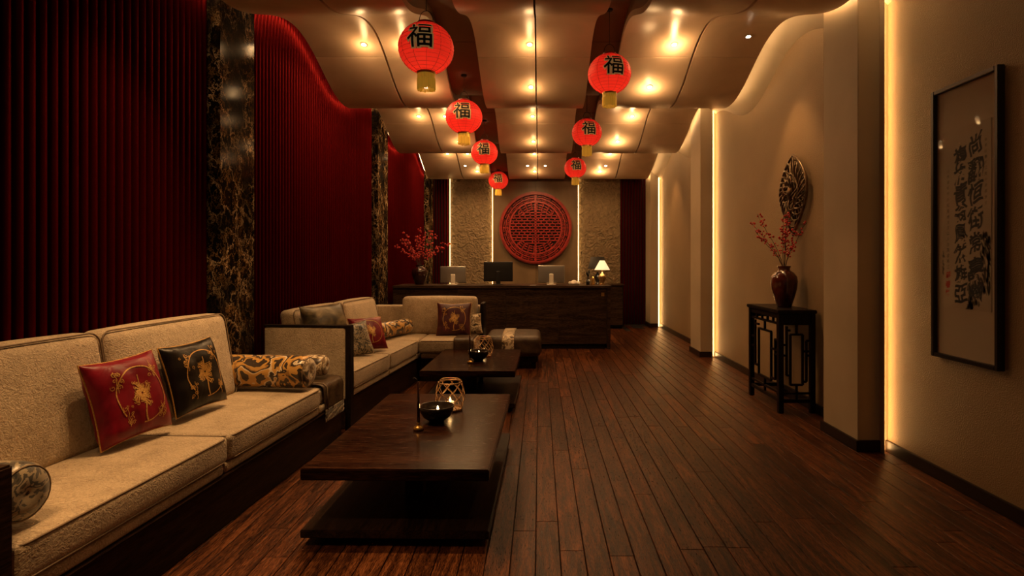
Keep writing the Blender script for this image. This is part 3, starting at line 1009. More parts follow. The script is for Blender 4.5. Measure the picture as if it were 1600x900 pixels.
# ------------------------------------------------------------------ pillows and bolsters
def pillow(loc, size, thick, ex, ey, mat, label, embroidery=None, welt=M_gold, name='throw_pillow', seed=1, filig=True):
    """loc = centre; ex, ey = in-plane axes (right, up); normal = ex x ey faces the room"""
    rnd = random.Random(seed)
    ex = Vector(ex).normalized(); ey = Vector(ey); ey = (ey - ex * ey.dot(ex)).normalized()
    nz = ex.cross(ey)
    c = Vector(loc)
    s = size / 2
    def surf(u, v, sg=1, lift=0.0):
        # u, v in -1..1
        pin = 1 - .075 * (1 - v * v) * abs(u) ** 2
        pin2 = 1 - .075 * (1 - u * u) * abs(v) ** 2
        th = thick / 2 * ((1 - u ** 4) * (1 - v ** 4)) ** .55
        th += .0035 * math.sin(9 * u + 3 * v + seed) * (1 - u * u) + .003 * math.sin(7 * v - 5 * u * v + seed)
        if th < .002: th = .002
        return c + ex * (u * s * pin) + ey * (v * s * pin2) + nz * (sg * th + sg * lift)
    N = 25
    T = np.sin(np.linspace(-PI / 2, PI / 2, N))
    mb = MB()
    for sg in (1, -1):
        mb.grid([surf(u, v, sg) for u in T for v in T], N, N, flip=sg > 0)
    root = empty(name, c - Vector((0, 0, s)), label, 'pillow', 'throw pillows on the sofas')
    body = mb.build('cover', mat, root, smooth=True)
    tri_fix(body)
    path = []
    for k in range(4):
        for t in np.linspace(-1, 1, 13)[:-1]:
            u, v = [(t, -1), (1, t), (-t, 1), (-1, -t)][k]
            path.append((surf(u, v, 1) + surf(u, v, -1)) / 2)
    MB().tube(path, .0042, 5, closed=True).build('welt', welt if embroidery else mat, root, smooth=True)
    if embroidery:
        em = MB()
        def ribbon(pts, w):
            L = []
            m = len(pts)
            for i, (u, v) in enumerate(pts):
                a = pts[max(0, i - 1)]; b = pts[min(m - 1, i + 1)]
                dx, dy = b[0] - a[0], b[1] - a[1]
                l = math.hypot(dx, dy) or 1
                px, py = -dy / l * w, dx / l * w
                L += [surf(u + px, v + py, 1, .0028), surf(u - px, v - py, 1, .0028)]
            em.grid(L, m, 2)
        # large ring
        ribbon([(.06 + .66 * math.cos(t), .70 * math.sin(t)) for t in np.linspace(-.55 * PI, 1.20 * PI, 60)], .016)
        # centre motif
        cx, cy = .06, .02
        for k in range(26):
            a = 2 * PI * k / 26
            r1 = .30 * (.75 + .25 * math.cos(4 * a)) + rnd.uniform(-.03, .03)
            pts = [(cx + (r1 * t) * math.cos(a + .5 * t), cy + 1.15 * (r1 * t) * math.sin(a + .5 * t)) for t in np.linspace(.15, 1, 8)]
            ribbon(pts, .017)
            e = pts[-1]
            ribbon([(e[0] + .035 * math.cos(t), e[1] + .035 * math.sin(t)) for t in np.linspace(a, a + 5, 8)], .009)
        ribbon([(cx, cy + t) for t in np.linspace(.25, .46, 4)], .014)
        ribbon([(cx + .03 * math.sin(t * 9), cy - t) for t in np.linspace(.25, .70, 10)], .022)
        if filig:
            for (fx, fy, fr) in ((-.52, .42, .20), (-.42, -.42, .20), (.52, .55, .18), (.52, -.52, .17)):
                for k in range(9):
                    ox, oy = fx + rnd.uniform(-fr, fr) * .8, fy + rnd.uniform(-fr, fr)
                    r0 = rnd.uniform(.03, .07)
                    a0 = rnd.uniform(0, 6)
                    ribbon([(ox + r0 * (1 - t / 9) * math.cos(a0 + t), oy + r0 * (1 - t / 9) * math.sin(a0 + t)) for t in np.linspace(0, 7, 16)], .008)
                ribbon([(fx + .02 * math.sin(6 * t), fy + t * fr * 1.3) for t in np.linspace(-1, 1, 9)], .008)
        e_ = em.build('embroidery', M_gold, root, smooth=True)
        e_['label'] = 'gold thread embroidery'
    return root
# near sofa pillows
pillow((-2.13, 2.915, .745), .43, .15, (.14, .98, .03), (-.30, -.44, .84), M_redsat, 'crimson satin pillow with gold embroidery on the near sofa', True, seed=3)
pillow((-2.11, 3.44, .752), .42, .14, (.14, .98, .03), (-.30, -.44, .84), M_blacksat, 'black satin pillow with gold embroidery on the near sofa', True, seed=5)
# corner sofa pillows
pillow((-2.00, 5.30, .80), .50, .17, (.42, .90, 0), (-.35, 0, .9), M_olivesat, 'crumpled olive brocade pillow behind the corner sofa arm', None, seed=6)
pillow((-1.86, 5.60, .665), .36, .13, (.80, .55, .12), (-.32, .35, .85), M_brocade3, 'black and gold brocade pillow leaning beside the red one', None, seed=7)
pillow((-1.80, 5.90, .690), .37, .14, (.74, .66, .0), (-.36, .32, .88), M_redsat, 'red satin pillow leaning among others on the corner sofa', True, seed=8, filig=False)
pillow((-1.09, 7.17, .705), .44, .15, (1, .04, 0), (.0, .28, .95), M_plumsat, 'dark plum pillow with gold medallion on the corner sofa', True, seed=9)
pillow((-.875, 7.26, .635), .26, .10, (1, .1, .1), (-.05, .2, .95), M_brocade2, 'small beige brocade pillow behind the plum one', None, seed=10)

def bolster(p0, p1, r, mat, endmat, label, n=26):
    p0, p1 = Vector(p0), Vector(p1)
    ax = (p1 - p0); L = ax.length; ax.normalize()
    up = Vector((0, 0, 1)); w = ax.cross(up).normalized(); up = w.cross(ax)
    prof = [(r * .86, 0.0), (r * .95, .010), (r * .995, .03)] + [(r * (1 + .012 * math.sin(t * 9)), t * L) for t in np.linspace(.08, .92, 14)] + [(r * .995, L - .03), (r * .95, L - .010), (r * .86, L)]
    pts = []
    for rr, t in prof:
        for k in range(n + 1):
            a = 2 * PI * k / n
            sag = .93 if math.sin(a) < -.6 else 1
            pts.append(p0 + ax * t + (w * math.cos(a) + up * math.sin(a) * sag) * rr)
    root = empty('bolster', (p0 + p1) / 2 - Vector((0, 0, r * .93)), label, 'bolster', 'bolster cushions on the sofas')
    b = MB().grid(pts, len(prof), n + 1).build('cover', mat, root, smooth=True, weld=True)
    for q, sg in ((p0, -1), (p1, 1)):
        e = []
        for rr, t in ((r * .86, 0), (r * .80, .008), (r * .45, .016), (r * .12, .010), (.001, .004)):
            for k in range(n + 1):
                a = 2 * PI * k / n
                fold = 1 + .03 * math.sin(a * 11)
                sag = .93 if math.sin(a) < -.6 else 1
                e.append(q + ax * sg * t * (fold if rr < r * .8 else 1) + (w * math.cos(a) + up * math.sin(a) * sag) * rr)
        eo = MB().grid(e, 5, n + 1).build('end_cap', endmat, root, smooth=True, weld=True)
        path = [q + (w * math.cos(2 * PI * k / n) + up * math.sin(2 * PI * k / n) * (.93 if math.sin(2 * PI * k / n) < -.6 else 1)) * r * .88 for k in range(n)]
        MB().tube(path, .004, 5, closed=True).build('welt', M_pipe, eo, smooth=True)
    return root
bolster((-2.36, 4.17, .635), (-1.69, 4.13, .635), .122, M_brocade, M_brocade2, 'gold, brown and cream brocade bolster across the near sofa')
bolster((-2.25, 4.50, .615), (-1.71, 4.50, .615), .085, M_brocade2, M_brocade2, 'cream brocade bolster lying behind the gold one')
bolster((-2.36, 2.02, .628), (-1.815, 1.985, .628), .110, M_brocade3, M_brocade3, 'cream and grey brocade bolster against the near sofa arm')
bolster((-1.93, 6.68, .615), (-1.70, 7.27, .615), .10, M_brocade, M_brocade2, 'gold and cream striped bolster in the corner of the far sofa')

# ottoman
ot = empty('ottoman', (-.36, 8.0, 0), 'dark brocade covered ottoman bench in front of the counter', 'ottoman')
MB().rbox(-.74, .02, 7.50, 8.40, .17, .44, .07, 9, (.005, .005, .02)).build('cushion', M_throw, ot, smooth=True, weld=True)
MB().rbox(-.70, -.02, 7.55, 8.35, .095, .175, .02, 5).build('frame', M_dark, ot, smooth=True, weld=True)
for x in (-.64, -.08):
    for y in (7.62, 8.28):
        boxo('leg', M_black, ot, x - .03, x + .03, y - .03, y + .03, 0, .1, .004)
def over(x0, x1, name, mat, par):
    prof = [(7.492, .20), (7.488, .34), (7.505, .41), (7.56, .452), (7.95, .468), (8.30, .455)]
    P = np.array(prof)
    d = np.concatenate([[0], np.cumsum(np.linalg.norm(np.diff(P, axis=0), axis=1))])
    t = np.linspace(0, d[-1], 24)
    pts = [(x, np.interp(tt, d, P[:, 0]) - .004, np.interp(tt, d, P[:, 1]) + .004) for x in np.linspace(x0, x1, 6) for tt in t]
    o = MB().grid(pts, 6, 24).build(name, mat, par, smooth=True)
    sd = o.modifiers.new('thickness', 'SOLIDIFY'); sd.thickness = .008; sd.offset = 0
    return o
rn = over(-.50, -.34, 'table_runner', M_brocade2, None)
tag(rn, 'pale patterned runner draped across the ottoman', 'runner')

# ------------------------------------------------------------------ coffee tables
def coffee_table(x0, x1, y0, y1, label, rot=.8):
    cx, cy = (x0 + x1) / 2, (y0 + y1) / 2
    M = Matrix.Translation((cx, cy, 0)) @ Matrix.Rotation(R(-rot), 4, 'Z')
    hx, hy = (x1 - x0) / 2, (y1 - y0) / 2
    t = empty('coffee_table', (cx, cy, 0), label, 'table', 'low dark wood coffee tables')
    MB().box(-hx, hx, -hy, hy, .34, .40, M).build('tabletop', M_top, t, bev=.005)
    MB().box(-hx, hx, -hy, hy, .048, .090, M).build('lower_shelf', M_dark, t, bev=.004)
    MB().box(-hx + .09, hx - .09, -hy + .09, hy - .09, 0, .050, M).build('plinth', M_black, t)
    for s in (-1, 1):
        MB().box(-.05, .05, s * hy * .42 - .05, s * hy * .42 + .05, .088, .342, M).build('pedestal', M_dark, t, bev=.004)
    MB().box(-.022, .022, -hy * .42, hy * .42, .15, .30, M).build('pedestal_web', M_black, t)
    return t
coffee_table(-1.20, -.243, 2.84, 4.46, 'long low dark wood coffee table nearest the viewer')
coffee_table(-1.14, -.225, 5.38, 6.72, 'low dark wood coffee table behind the first one')

def wire_lantern(x, y, z, s, label):
    t = empty('wire_lantern', (x, y, z), label, 'lantern', 'wire candle lanterns on the coffee tables')
    Rr = lambda q: s * (.080 + .020 * math.sin(PI * q))
    Hh = .185 * s
    for q, nm in ((0.02, 'bottom_hoop'), (1.0, 'top_hoop')):
        MB().tube([(x + Rr(q) * math.cos(a), y + Rr(q) * math.sin(a), z + .006 + q * Hh) for a in np.linspace(0, 2 * PI, 25)[:-1]], .0045 * s, 6, closed=True).build(nm, M_wire, t, smooth=True)
    lat = MB()
    for k in range(8):
        for sg in (-1, 1):
            lat.tube([(x + Rr(q) * math.cos(2 * PI * k / 8 + sg * q * 1.75), y + Rr(q) * math.sin(2 * PI * k / 8 + sg * q * 1.75), z + .006 + q * Hh) for q in np.linspace(0, 1, 13)], .0030 * s, 5)
    lat.build('wire_lattice', M_wire, t, smooth=True)
    MB().lathe([(.001, 0), (.082 * s, 0), (.082 * s, .006), (.001, .006)], (x, y, z), 24).build('base_disc', M_wire, t)
    MB().tube([(x + .075 * s * math.cos(a), y + .02 * s, z + Hh + .006 + .026 * s * math.sin(a) ** .7) for a in np.linspace(0.0, PI, 15)], .0035 * s, 6).build('handle', M_wire, t, smooth=True)
    MB().lathe([(.001, .026 * s), (.012 * s, .029 * s), (.013 * s, .035 * s), (.001, .040 * s)], (x, y, z + Hh), 10).build('handle_knob', M_lattice, t)
    return t
def flame_at(parent, x, y, z, s=1.0, power=1.2):
    MB().lathe([(.0005, 0), (.0065 * s, .008 * s), (.0075 * s, .014 * s), (.004 * s, .026 * s), (.0005, .036 * s)], (x, y, z), 10).build('flame', M_flame, parent, smooth=True)
    l = bpy.data.lights.new('candle_glow', 'POINT'); l.energy = power; l.color = (1, .5, .16); l.shadow_soft_size = .012
    o = bpy.data.objects.new('candle_glow', l); COL.objects.link(o); o.parent = parent
    o.location = Vector((x, y, z + .03)) - wloc(parent)
def candle(x, y, z, r, h, label, power=1.2, fs=1.0):
    c = empty('candle', (x, y, z), label, 'candle', 'small lit candles')
    MB().lathe([(.001, 0), (r, 0), (r, h), (r * .9, h), (r * .8, h - .004), (.001, h - .005)], (x, y, z), 18).build('wax', M_wax, c, smooth=True, sharp=40)
    flame_at(c, x, y, z + h - .004, fs, power)
def bowl(x, y, z, r, h, label):
    prof = [(.001, .0), (r * .42, .0), (r * .46, .012), (r * .78, h * .35), (r * .96, h * .72), (r, h), (r * .965, h + .003), (r * .93, h), (r * .88, h * .72), (r * .70, h * .40), (r * .36, .03), (.001, .028)]
    o = MB().lathe(prof, (x, y, z), 36).build('bowl', M_bowl, None, smooth=True)
    tri_fix(o)
    return tag(o, label, 'bowl', 'dark bowls on the coffee tables')
def incense(x, y, z, h, label):
    t = empty('incense_holder', (x, y, z), label, 'incense holder', 'incense holders on the coffee tables')
    MB().lathe([(.001, 0), (.030, 0), (.033, .010), (.026, .022), (.012, .028), (.010, .040), (.013, .046), (.001, .047)], (x, y, z), 20).build('base', M_brass, t, smooth=True)
    MB().tube([(x, y, z + .04), (x - .001, y, z + h * .55), (x - .003, y, z + h)], .0095, 8, taper=.75).build('stick', M_glaze2, t, smooth=True)
    MB().tube([(x - .003, y, z + h - .004), (x - .012, y, z + h + .016), (x - .026, y, z + h + .024), (x - .036, y, z + h + .018)], .0022, 5).build('hook', M_cord, t, smooth=True)
wire_lantern(-.632, 3.98, .401, 1.02, 'copper wire candle lantern on the near coffee table')
candle(-.632, 3.98, .409, .028, .050, 'lit candle inside the wire lantern on the near coffee table', .22, 1.0)
bowl(-.672, 3.68, .401, .113, .105, 'dark round bowl on the near coffee table')
candle(-.665, 3.68, .430, .022, .046, 'lit candle inside the bowl on the near coffee table', .22, 1.0)
incense(-.752, 3.50, .401, .30, 'slim dark incense stick in a brass holder on the near coffee table')
wire_lantern(-.615, 6.22, .401, 1.02, 'copper wire candle lantern on the far coffee table')
candle(-.615, 6.22, .409, .028, .050, 'lit candle inside the wire lantern on the far coffee table', .22, 1.0)
bowl(-.645, 5.95, .401, .112, .105, 'dark round bowl on the far coffee table')
candle(-.640, 5.95, .430, .022, .046, 'lit candle inside the bowl on the far coffee table', .22, 1.0)
incense(-.715, 5.80, .401, .28, 'slim dark incense stick in a brass holder on the far coffee table')

# ------------------------------------------------------------------ reception counter
ct = empty('reception_counter', (-.6, 9.6, 0), 'long dark wood reception counter across the end of the lounge', 'counter')
CX0, CX1, CY0, CY1 = -2.42, 1.17, 9.30, 10.05
boxo('countertop', M_counter, ct, CX0, CX1 + .02, CY0 - .03, CY1, 1.0, 1.045, .006)
nb = 4
ex = [CX0, -1.35, -.55, .31, CX1 - .06]
for k in range(4):
    boxo('front_panel', M_counter, ct, ex[k] + .0012, ex[k + 1] - .0012, CY0, CY0 + .04, .08, .998, .0015)
boxo('plinth', M_black, ct, CX0, CX1 - .08, CY0 + .04, CY1 - .05, 0, .082)
boxo('end_panel', M_counter, ct, CX1 - .058, CX1, CY0 - .015, CY1, 0, 1.0, .004)
boxo('carcass', M_black, ct, CX0, CX1 - .06, CY0 + .042, CY1 - .02, .082, .999)
bc = empty('back_cabinet', (1.3, 12.3, 0), 'dark low cabinet against the back wall right of the counter', 'cabinet')
boxo('body', M_black, bc, .45, 1.80, 12.05, 12.60, .05, .92, .004)
boxo('top', M_counter, bc, .43, 1.82, 12.03, 12.62, .92, .95, .004)
boxo('plinth', M_black, bc, .48, 1.77, 12.09, 12.60, 0, .052)
for k in range(3):
    boxo('door', M_counter, bc, .47 + .44 * k, .47 + .44 * (k + 1) - .01, 12.035, 12.052, .08, .90, .003)
# small brass plate at the counter's right end
pl = boxo('brass_plate', M_brass, ct, 1.02, 1.07, CY0 - .006, CY0 + .001, .87, .93, .002)

def monitor(x, y, w, h, z0, mat, matst, label, thick=.03):
    zt = 1.046
    m = empty('monitor', (x, y, zt), label, 'monitor')
    MB().rbox(x - w / 2, x + w / 2, y, y + thick, zt + z0, zt + z0 + h, .010, 4, (0, .006, 0)).build('housing', mat, m, smooth=True, weld=True)
    MB().box(x - w / 2 + .01, x + w / 2 - .01, y + thick - .001, y + thick + .003, zt + z0 + .012, zt + z0 + h - .012).build('screen', M_plastic, m)
    MB().rbox(x - .038, x + .038, y - .03, y - .004, zt + .006, zt + z0 + h * .52, .010, 3).build('stand_neck', matst, m, smooth=True, weld=True)
    MB().rbox(x - .08, x + .08, y - .10, y + .08, zt, zt + .012, .005, 4).build('stand_foot', matst, m, smooth=True, weld=True)
monitor(-1.49, 9.70, .44, .285, .03, M_alu, M_alu2, 'silver backed monitor at the left of the counter')
monitor(-.71, 9.68, .50, .34, .055, M_plastic, M_plastic, 'black monitor at the middle of the counter')
monitor(.205, 9.70, .46, .30, .03, M_alu, M_alu2, 'grey backed monitor at the right of the counter')

def vase(x, y, z, r, h, mat, label, name='vase'):
    prof = [(.001, 0), (r * .52, 0), (r * .55, h * .02), (r * .74, h * .20), (r * .95, h * .45), (r, h * .62), (r * .95, h * .74), (r * .72, h * .84), (r * .46, h * .89), (r * .42, h * .93), (r * .50, h * .985), (r * .50, h), (r * .42, h), (r * .36, h * .93), (r * .36, h * .86), (.001, h * .80)]
    o = MB().lathe(prof, (x, y, z), 40).build(name, mat, None, smooth=True)
    tri_fix(o)
    return tag(o, label, 'vase')
ORD = ['first', 'second', 'third', 'fourth', 'fifth', 'sixth', 'seventh', 'eighth', 'ninth', 'tenth', 'eleventh']
def berry_branches(x, y, z, spread, n, label, group, seed=1, bs=.009, xs=1.0, ymin=-1.0, nb=26, ymax=1.0, lo=-99, hi=99):
    rnd = random.Random(seed)
    for k in range(n):
        f = (k + .5) / n * 2 - 1
        tx = min(hi - .05 - rnd.random() * .03, max(lo + .05 + rnd.random() * .05, x + f * spread[0] * xs + rnd.uniform(-.03, .03)))
        ty = y + max(ymin, min(ymax, rnd.uniform(-1, 1) * spread[1]))
        tz = z + spread[2] * (1 - .45 * abs(f) ** 1.5) * rnd.uniform(.78, 1.0)
        P0 = Vector((x + f * .008, y, z - .06)); P3 = Vector((tx, ty, tz))
        P1 = Vector((x + f * .03, y, z + .10)); P2 = P0.lerp(P3, .62) + Vector((rnd.uniform(-.03, .03), 0, .03))
        path = []
        for t in np.linspace(0, 1, 14):
            path.append(P0 * (1 - t) ** 3 + P1 * 3 * t * (1 - t) ** 2 + P2 * 3 * t * t * (1 - t) + P3 * t ** 3)
        for i in range(3, 14):
            path[i] = path[i] + Vector((rnd.uniform(-1, 1), rnd.uniform(-1, 1), rnd.uniform(-1, 1))) * .006
        st = MB().tube(path, .0038, 5, taper=.4)
        be = MB()
        for q in range(nb):
            t = rnd.uniform(.32, 1.0)
            i = min(12, int(t * 13)); fr = t * 13 - i
            p = path[i].lerp(path[i + 1], fr)
            off = Vector((rnd.uniform(-1, 1), rnd.uniform(-1, 1), rnd.uniform(-.6, 1))).normalized() * rnd.uniform(.012, .042)
            st.tube([p, p + off], .0014, 3)
            if not lo + .02 < (p + off).x < hi - .02: continue
            be.ball(p + off, bs * rnd.uniform(.75, 1.25), 6, 4)
        root = st.build('berry_branch', M_stem, None, smooth=True)
        tag(root, label % ORD[k], 'branch', group)
        be.build('berries', M_berry, root, smooth=True, kind='stuff')
vase(-2.07, 9.72, 1.046, .135, .34, M_glaze2, 'dark glazed round vase at the left end of the counter')
berry_branches(-2.07, 9.72, 1.386, (.60, .22, .68), 11, '%s branch of red blossom from the left in the dark counter vase', 'red branches in the counter vase', 4, .014, ymin=-.25, ymax=.25, lo=-2.52)

# lamps and small things on the counter
def lamp(x, y, label, r0, r1, zs0, zs1, smat, bmat, glow, name='table_lamp', bs=1.0):
    t = empty(name, (x, y, 1.046), label, 'lamp')
    MB().lathe([(.001, 0), (.055 * bs, 0), (.05 * bs, .012), (.03 * bs, .03), (.05 * bs, .075), (.072 * bs, .12), (.06 * bs, .155), (.028 * bs, .185), (.016, .20), (.012, .215), (.001, .216)], (x, y, 1.046), 20).build('base', bmat, t, smooth=True)
    MB().tube([(x, y, 1.046 + .21), (x, y, 1.046 + zs1 - .01)], .006, 6).build('stem', M_brass, t)
    N = 40
    sh = MB().lathe([(r0, zs0), (r1, zs1), (r1 - .004, zs1), (r0 - .004, zs0)], (x, y, 1.046), N, fn=lambda a, z: 1 + .012 * math.cos(a * 20))
    sh.f = [f for f in sh.f if len(f) == 4]
    sh.build('shade', smat, t, smooth=True)
    if glow:
        l = bpy.data.lights.new('lamp_bulb', 'POINT'); l.energy = glow; l.color = (1, .66, .33); l.shadow_soft_size = .03
        o = bpy.data.objects.new('lamp_bulb', l); COL.objects.link(o); o.parent = t; o.location = (0, 0, zs0 + .08)
lamp(1.07, 9.62, 'table lamp with a glowing white pleated shade on the counter', .130, .040, .255, .415, M_shade, M_glass, 4)
lamp(1.02, 9.90, 'table lamp with a black tapered shade behind the white one', .175, .115, .27, .48, M_shadeb, M_plastic, 0, bs=.8)
cup = MB().lathe([(.001, 0), (.030, 0), (.034, .09), (.031, .09), (.027, .006), (.001, .006)], (.825, 9.60, 1.046), 18).build('pen_cup', M_plastic, None, smooth=True)
tag(cup, 'small dark pen cup on the counter beside the lamp', 'cup')
for k, (dx, dz) in enumerate(((-.012, .20), (.006, .17), (.014, .22))):
    p = MB().tube([(.825 + dx * .3, 9.60, 1.056), (.825 + dx * 1.4, 9.60 + .006 * (k - 1), 1.046 + dz)], .007, 6).build('brush', M_stem, None)
    MB().lathe([(.001, -.035), (.015, -.02), (.018, .0), (.001, .045)], (.825 + dx * 1.4, 9.60 + .006 * (k - 1), 1.046 + dz), 8).build('brush_head', M_ink, p, smooth=True)
    tag(p, '%s dark brush standing in the pen cup on the counter' % ('leftmost', 'middle', 'rightmost')[k], 'brush', 'brushes in the pen cup')
fig = MB().lathe([(.001, 0), (.034, 0), (.036, .02), (.022, .05), (.028, .085), (.018, .12), (.010, .14), (.001, .145)], (.91, 9.62, 1.046), 16).build('figurine', M_brass, None, smooth=True)
tag(fig, 'little brass figurine between pen cup and lamp', 'figurine')
def crumple(p):
    x, y, z = p
    return (x, y, z + .012 * math.sin(x * 60 + y * 30) * (z - 1.046) / .06)
tw = MB().rbox(.50, .68, 9.50, 9.62, 1.046, 1.106, .028, 9, (.01, .01, .01), None, crumple).build('folded_towel', M_white, None, smooth=True, weld=True)
tag(tw, 'crumpled white towel lying on the counter', 'towel')
cd = boxo('business_card', M_white, None, -.16, -.06, 9.36, 9.42, 1.0455, 1.049)
tag(cd, 'small white card lying at the counter edge', 'card')

# ------------------------------------------------------------------ round red lattice on the back wall
LX, LZ, LR, LY = -.09, 2.21, .825, YB - .10
lt = empty('round_lattice', (LX, LY, LZ - LR), 'large round red carved wooden lattice hung on the back wall', 'wall art')
def annulus(r0, r1, y0, y1, name, mat, n=72, bev=False):
    mb = MB()
    for r, y in ((r0, y1), (r0, y0), (r1, y0), (r1, y1)):
        mb.v += [(LX + r * math.cos(2 * PI * i / n), y, LZ + r * math.sin(2 * PI * i / n)) for i in range(n)]
    for k in range(4):
        k2 = (k + 1) % 4
        for i in range(n):
            i2 = (i + 1) % n
            mb.f.append((k * n + i, k * n + i2, k2 * n + i2, k2 * n + i))
    return mb.build(name, mat, lt, smooth=True, sharp=40, weld=True)
annulus(.755, LR, LY - .075, LY - .001, 'outer_rim', M_lattice)
annulus(.765, .80, LY - .088, LY - .07, 'rim_bead', M_lattice)
MB().lathe([(.001, -.004), (.76, -.004), (.76, .004), (.001, .004)], (0, 0, 0), 48)
_bk = MB()
_bk.v = [(LX + .757 * math.cos(2 * PI * i / 64), LY - .004, LZ + .757 * math.sin(2 * PI * i / 64)) for i in range(64)]
_bk.f = [tuple(range(64))]
_bk.build('hole_shade_disc', M_frame, lt)  # dark disc put in for the shade inside the lattice holes
annulus(.665, .690, LY - .055, LY - .015, 'ring', M_lattice)
annulus(.575, .615, LY - .055, LY - .015, 'ring', M_lattice)
fr = MB()
def arcbar(r0, r1, a0, a1, y0=LY - .05, y1=LY - .015, n=8):
    vs_ = []; fs_ = []
    for i in range(n):
        a = a0 + (a1 - a0) * i / (n - 1)
        for r, y in ((r0, y0), (r1, y0), (r1, y1), (r0, y1)):
            vs_.append((LX + r * math.cos(a), y, LZ + r * math.sin(a)))
    for i in range(n - 1):
        for k in range(4):
            k2 = (k + 1) % 4
            fs_.append((i * 4 + k, i * 4 + k2, (i + 1) * 4 + k2, (i + 1) * 4 + k))
    fs_ += [(3, 2, 1, 0), tuple((n - 1) * 4 + k for k in range(4))]
    fr.add(vs_, fs_)
for k in range(28):
    a = 2 * PI * k / 28
    arcbar(.685, .76, a - .018, a + .018, n=2)
    a += PI / 28
    arcbar(.61, .67, a - .02, a + .02, n=2)
    arcbar(.712, .732, a - .16, a + .02 + .06 * (k % 2), n=5)
    arcbar(.630, .646, a - .10, a + .10, n=5)
def bar(x0, x1, z0, z1):
    fr.box(LX + x0, LX + x1, LY - .052, LY - .015, LZ + z0, LZ + z1)
rr_ = random.Random(2)
zc = -.54
row = 0
while zc < .55:
    hw = math.sqrt(max(0, (.585 if abs(zc) < .30 else .41) ** 2 - zc ** 2)) if abs(zc) < .41 else 0
    if hw < .06:
        zc += .0635; row += 1
        continue
    bar(-hw, hw, zc - .011, zc + .011)
    # short uprights between this bar and the next
    m = int(hw * 2 / .12)
    for q in range(m):
        xx = -hw + (q + .5 + (.5 if row % 2 else 0)) * (2 * hw / max(1, m))
        if abs(xx) < hw - .02 and abs(xx) > .03:
            bar(xx - .013, xx + .013, zc, zc + .0635)
    zc += .0635; row += 1
for r0_ in (.425, .475, .53):
    for a0_, a1_ in ((.22, .78), (1.22, 1.78)):
        m_ = 7
        for q in range(m_):
            u0_, u1_ = a0_ + (a1_ - a0_) * q / m_, a0_ + (a1_ - a0_) * (q + .86) / m_
            arcbar(r0_ - .012, r0_ + .012, PI * u0_, PI * u1_, n=5)
            arcbar(r0_, r0_ + .055, PI * (u0_ + .01), PI * (u0_ + .01) + .05, n=2)
bar(-.022, .022, -.76, .76)
bar(-.76, -.58, -.011, .011); bar(.58, .76, -.011, .011)
fr.build('fretwork', M_lattice, lt, kind='stuff')

# ------------------------------------------------------------------ console table with vase, right wall
cs = empty('console_table', (2.46, 5.74, 0), 'tall black fretwork console table against the tan right wall', 'table')
X0, X1, Y0, Y1, HT = 2.275, 2.63, 5.35, 6.13, .985
boxo('top', M_black, cs, X0 - .015, X1, Y0 - .02, Y1 + .02, HT - .035, HT, .006)
lg = .048
for x in (X0, X1 - lg - .005):
    for y in (Y0, Y1 - lg):
        boxo('leg', M_black, cs, x, x + lg, y, y + lg, 0, HT - .033, .004)
for y in (Y0 + .008, Y1 - lg + .008):
    boxo('apron', M_black, cs, X0 + lg, X1 - lg - .005, y, y + .03, HT - .13, HT - .035, .003)
boxo('apron', M_black, cs, X0 + .008, X0 + .036, Y0 + lg, Y1 - lg, HT - .085, HT - .035, .003)
boxo('apron', M_black, cs, X1 - .04, X1 - .01, Y0 + lg, Y1 - lg, HT - .085, HT - .035, .003)
for x in (X0 + .008, X1 - .043):
    boxo('stretcher', M_black, cs, x, x + .032, Y0 + lg, Y1 - lg, .10, .135, .003)
for y in (Y0 + .008, Y1 - .04):
    boxo('stretcher', M_black, cs, X0 + lg, X1 - lg - .005, y, y + .032, .10, .135, .003)
def fret(pt, L, name):
    """fretwork panel; pt(a,z) -> function giving the box bounds in a panel of length L"""
    b = .020
    segs = []
    zt, zb = HT - .135, .20
    segs += [('h', 0, L, .19), ('h', 0, L, zt)]
    # small squares row under the apron
    n = max(2, int(L / .12))
    for k in range(1, n):
        segs.append(('v', L * k / n, zt, HT - .085))
    a0, a1 = L * .27, L * .73
    segs += [('v', a0, .27, zt - .10), ('v', a1, .27, zt - .10), ('h', a0, a1, zt - .10), ('h', a0, a1, .27)]
    b0, b1 = L * .13, L * .87
    segs += [('v', b0, .36, zt - .02), ('v', b1, .30, zt - .16), ('h', 0, b0, .55), ('h', b1, L, .55), ('h', b0, a0, .36), ('h', a1, b1, .30),
             ('h', 0, b0, zt - .20), ('h', b1, L, zt - .16), ('v', L * .5, zt - .10, zt), ('v', L * .5, .13, .27), ('h', b0, a0, zt - .06), ('h', a1, L, zt - .26)]
    for s_ in segs:
        if s_[0] == 'h':
            pt(s_[1], s_[2], s_[3] - b / 2, s_[3] + b / 2, name)
        else:
            pt(s_[1] - b / 2, s_[1] + b / 2, s_[2], s_[3], name)
def side_room(a0, a1, z0, z1, nm):
    boxo(nm, M_black, cs, X0 + .012, X0 + .032, Y1 - lg - a1, Y1 - lg - a0, z0, z1)
fret(side_room, Y1 - Y0 - 2 * lg, 'fret_bar')
def side_near(a0, a1, z0, z1, nm):
    boxo(nm, M_black, cs, X0 + lg + a0, X0 + lg + a1, Y0 + .012, Y0 + .032, z0, z1)
fret(side_near, X1 - X0 - 2 * lg - .005, 'fret_bar')
vase(2.485, 5.72, HT + .001, .128, .415, M_glaze, 'tall oxblood glazed vase on the console table')
berry_branches(2.485, 5.72, HT + .415, (.42, .34, .64), 9, '%s branch of red berries from the left in the oxblood console vase', 'berry branches in the console vase', 11, .0105, xs=.9, nb=22, ymax=.3, lo=2.0, hi=2.64)

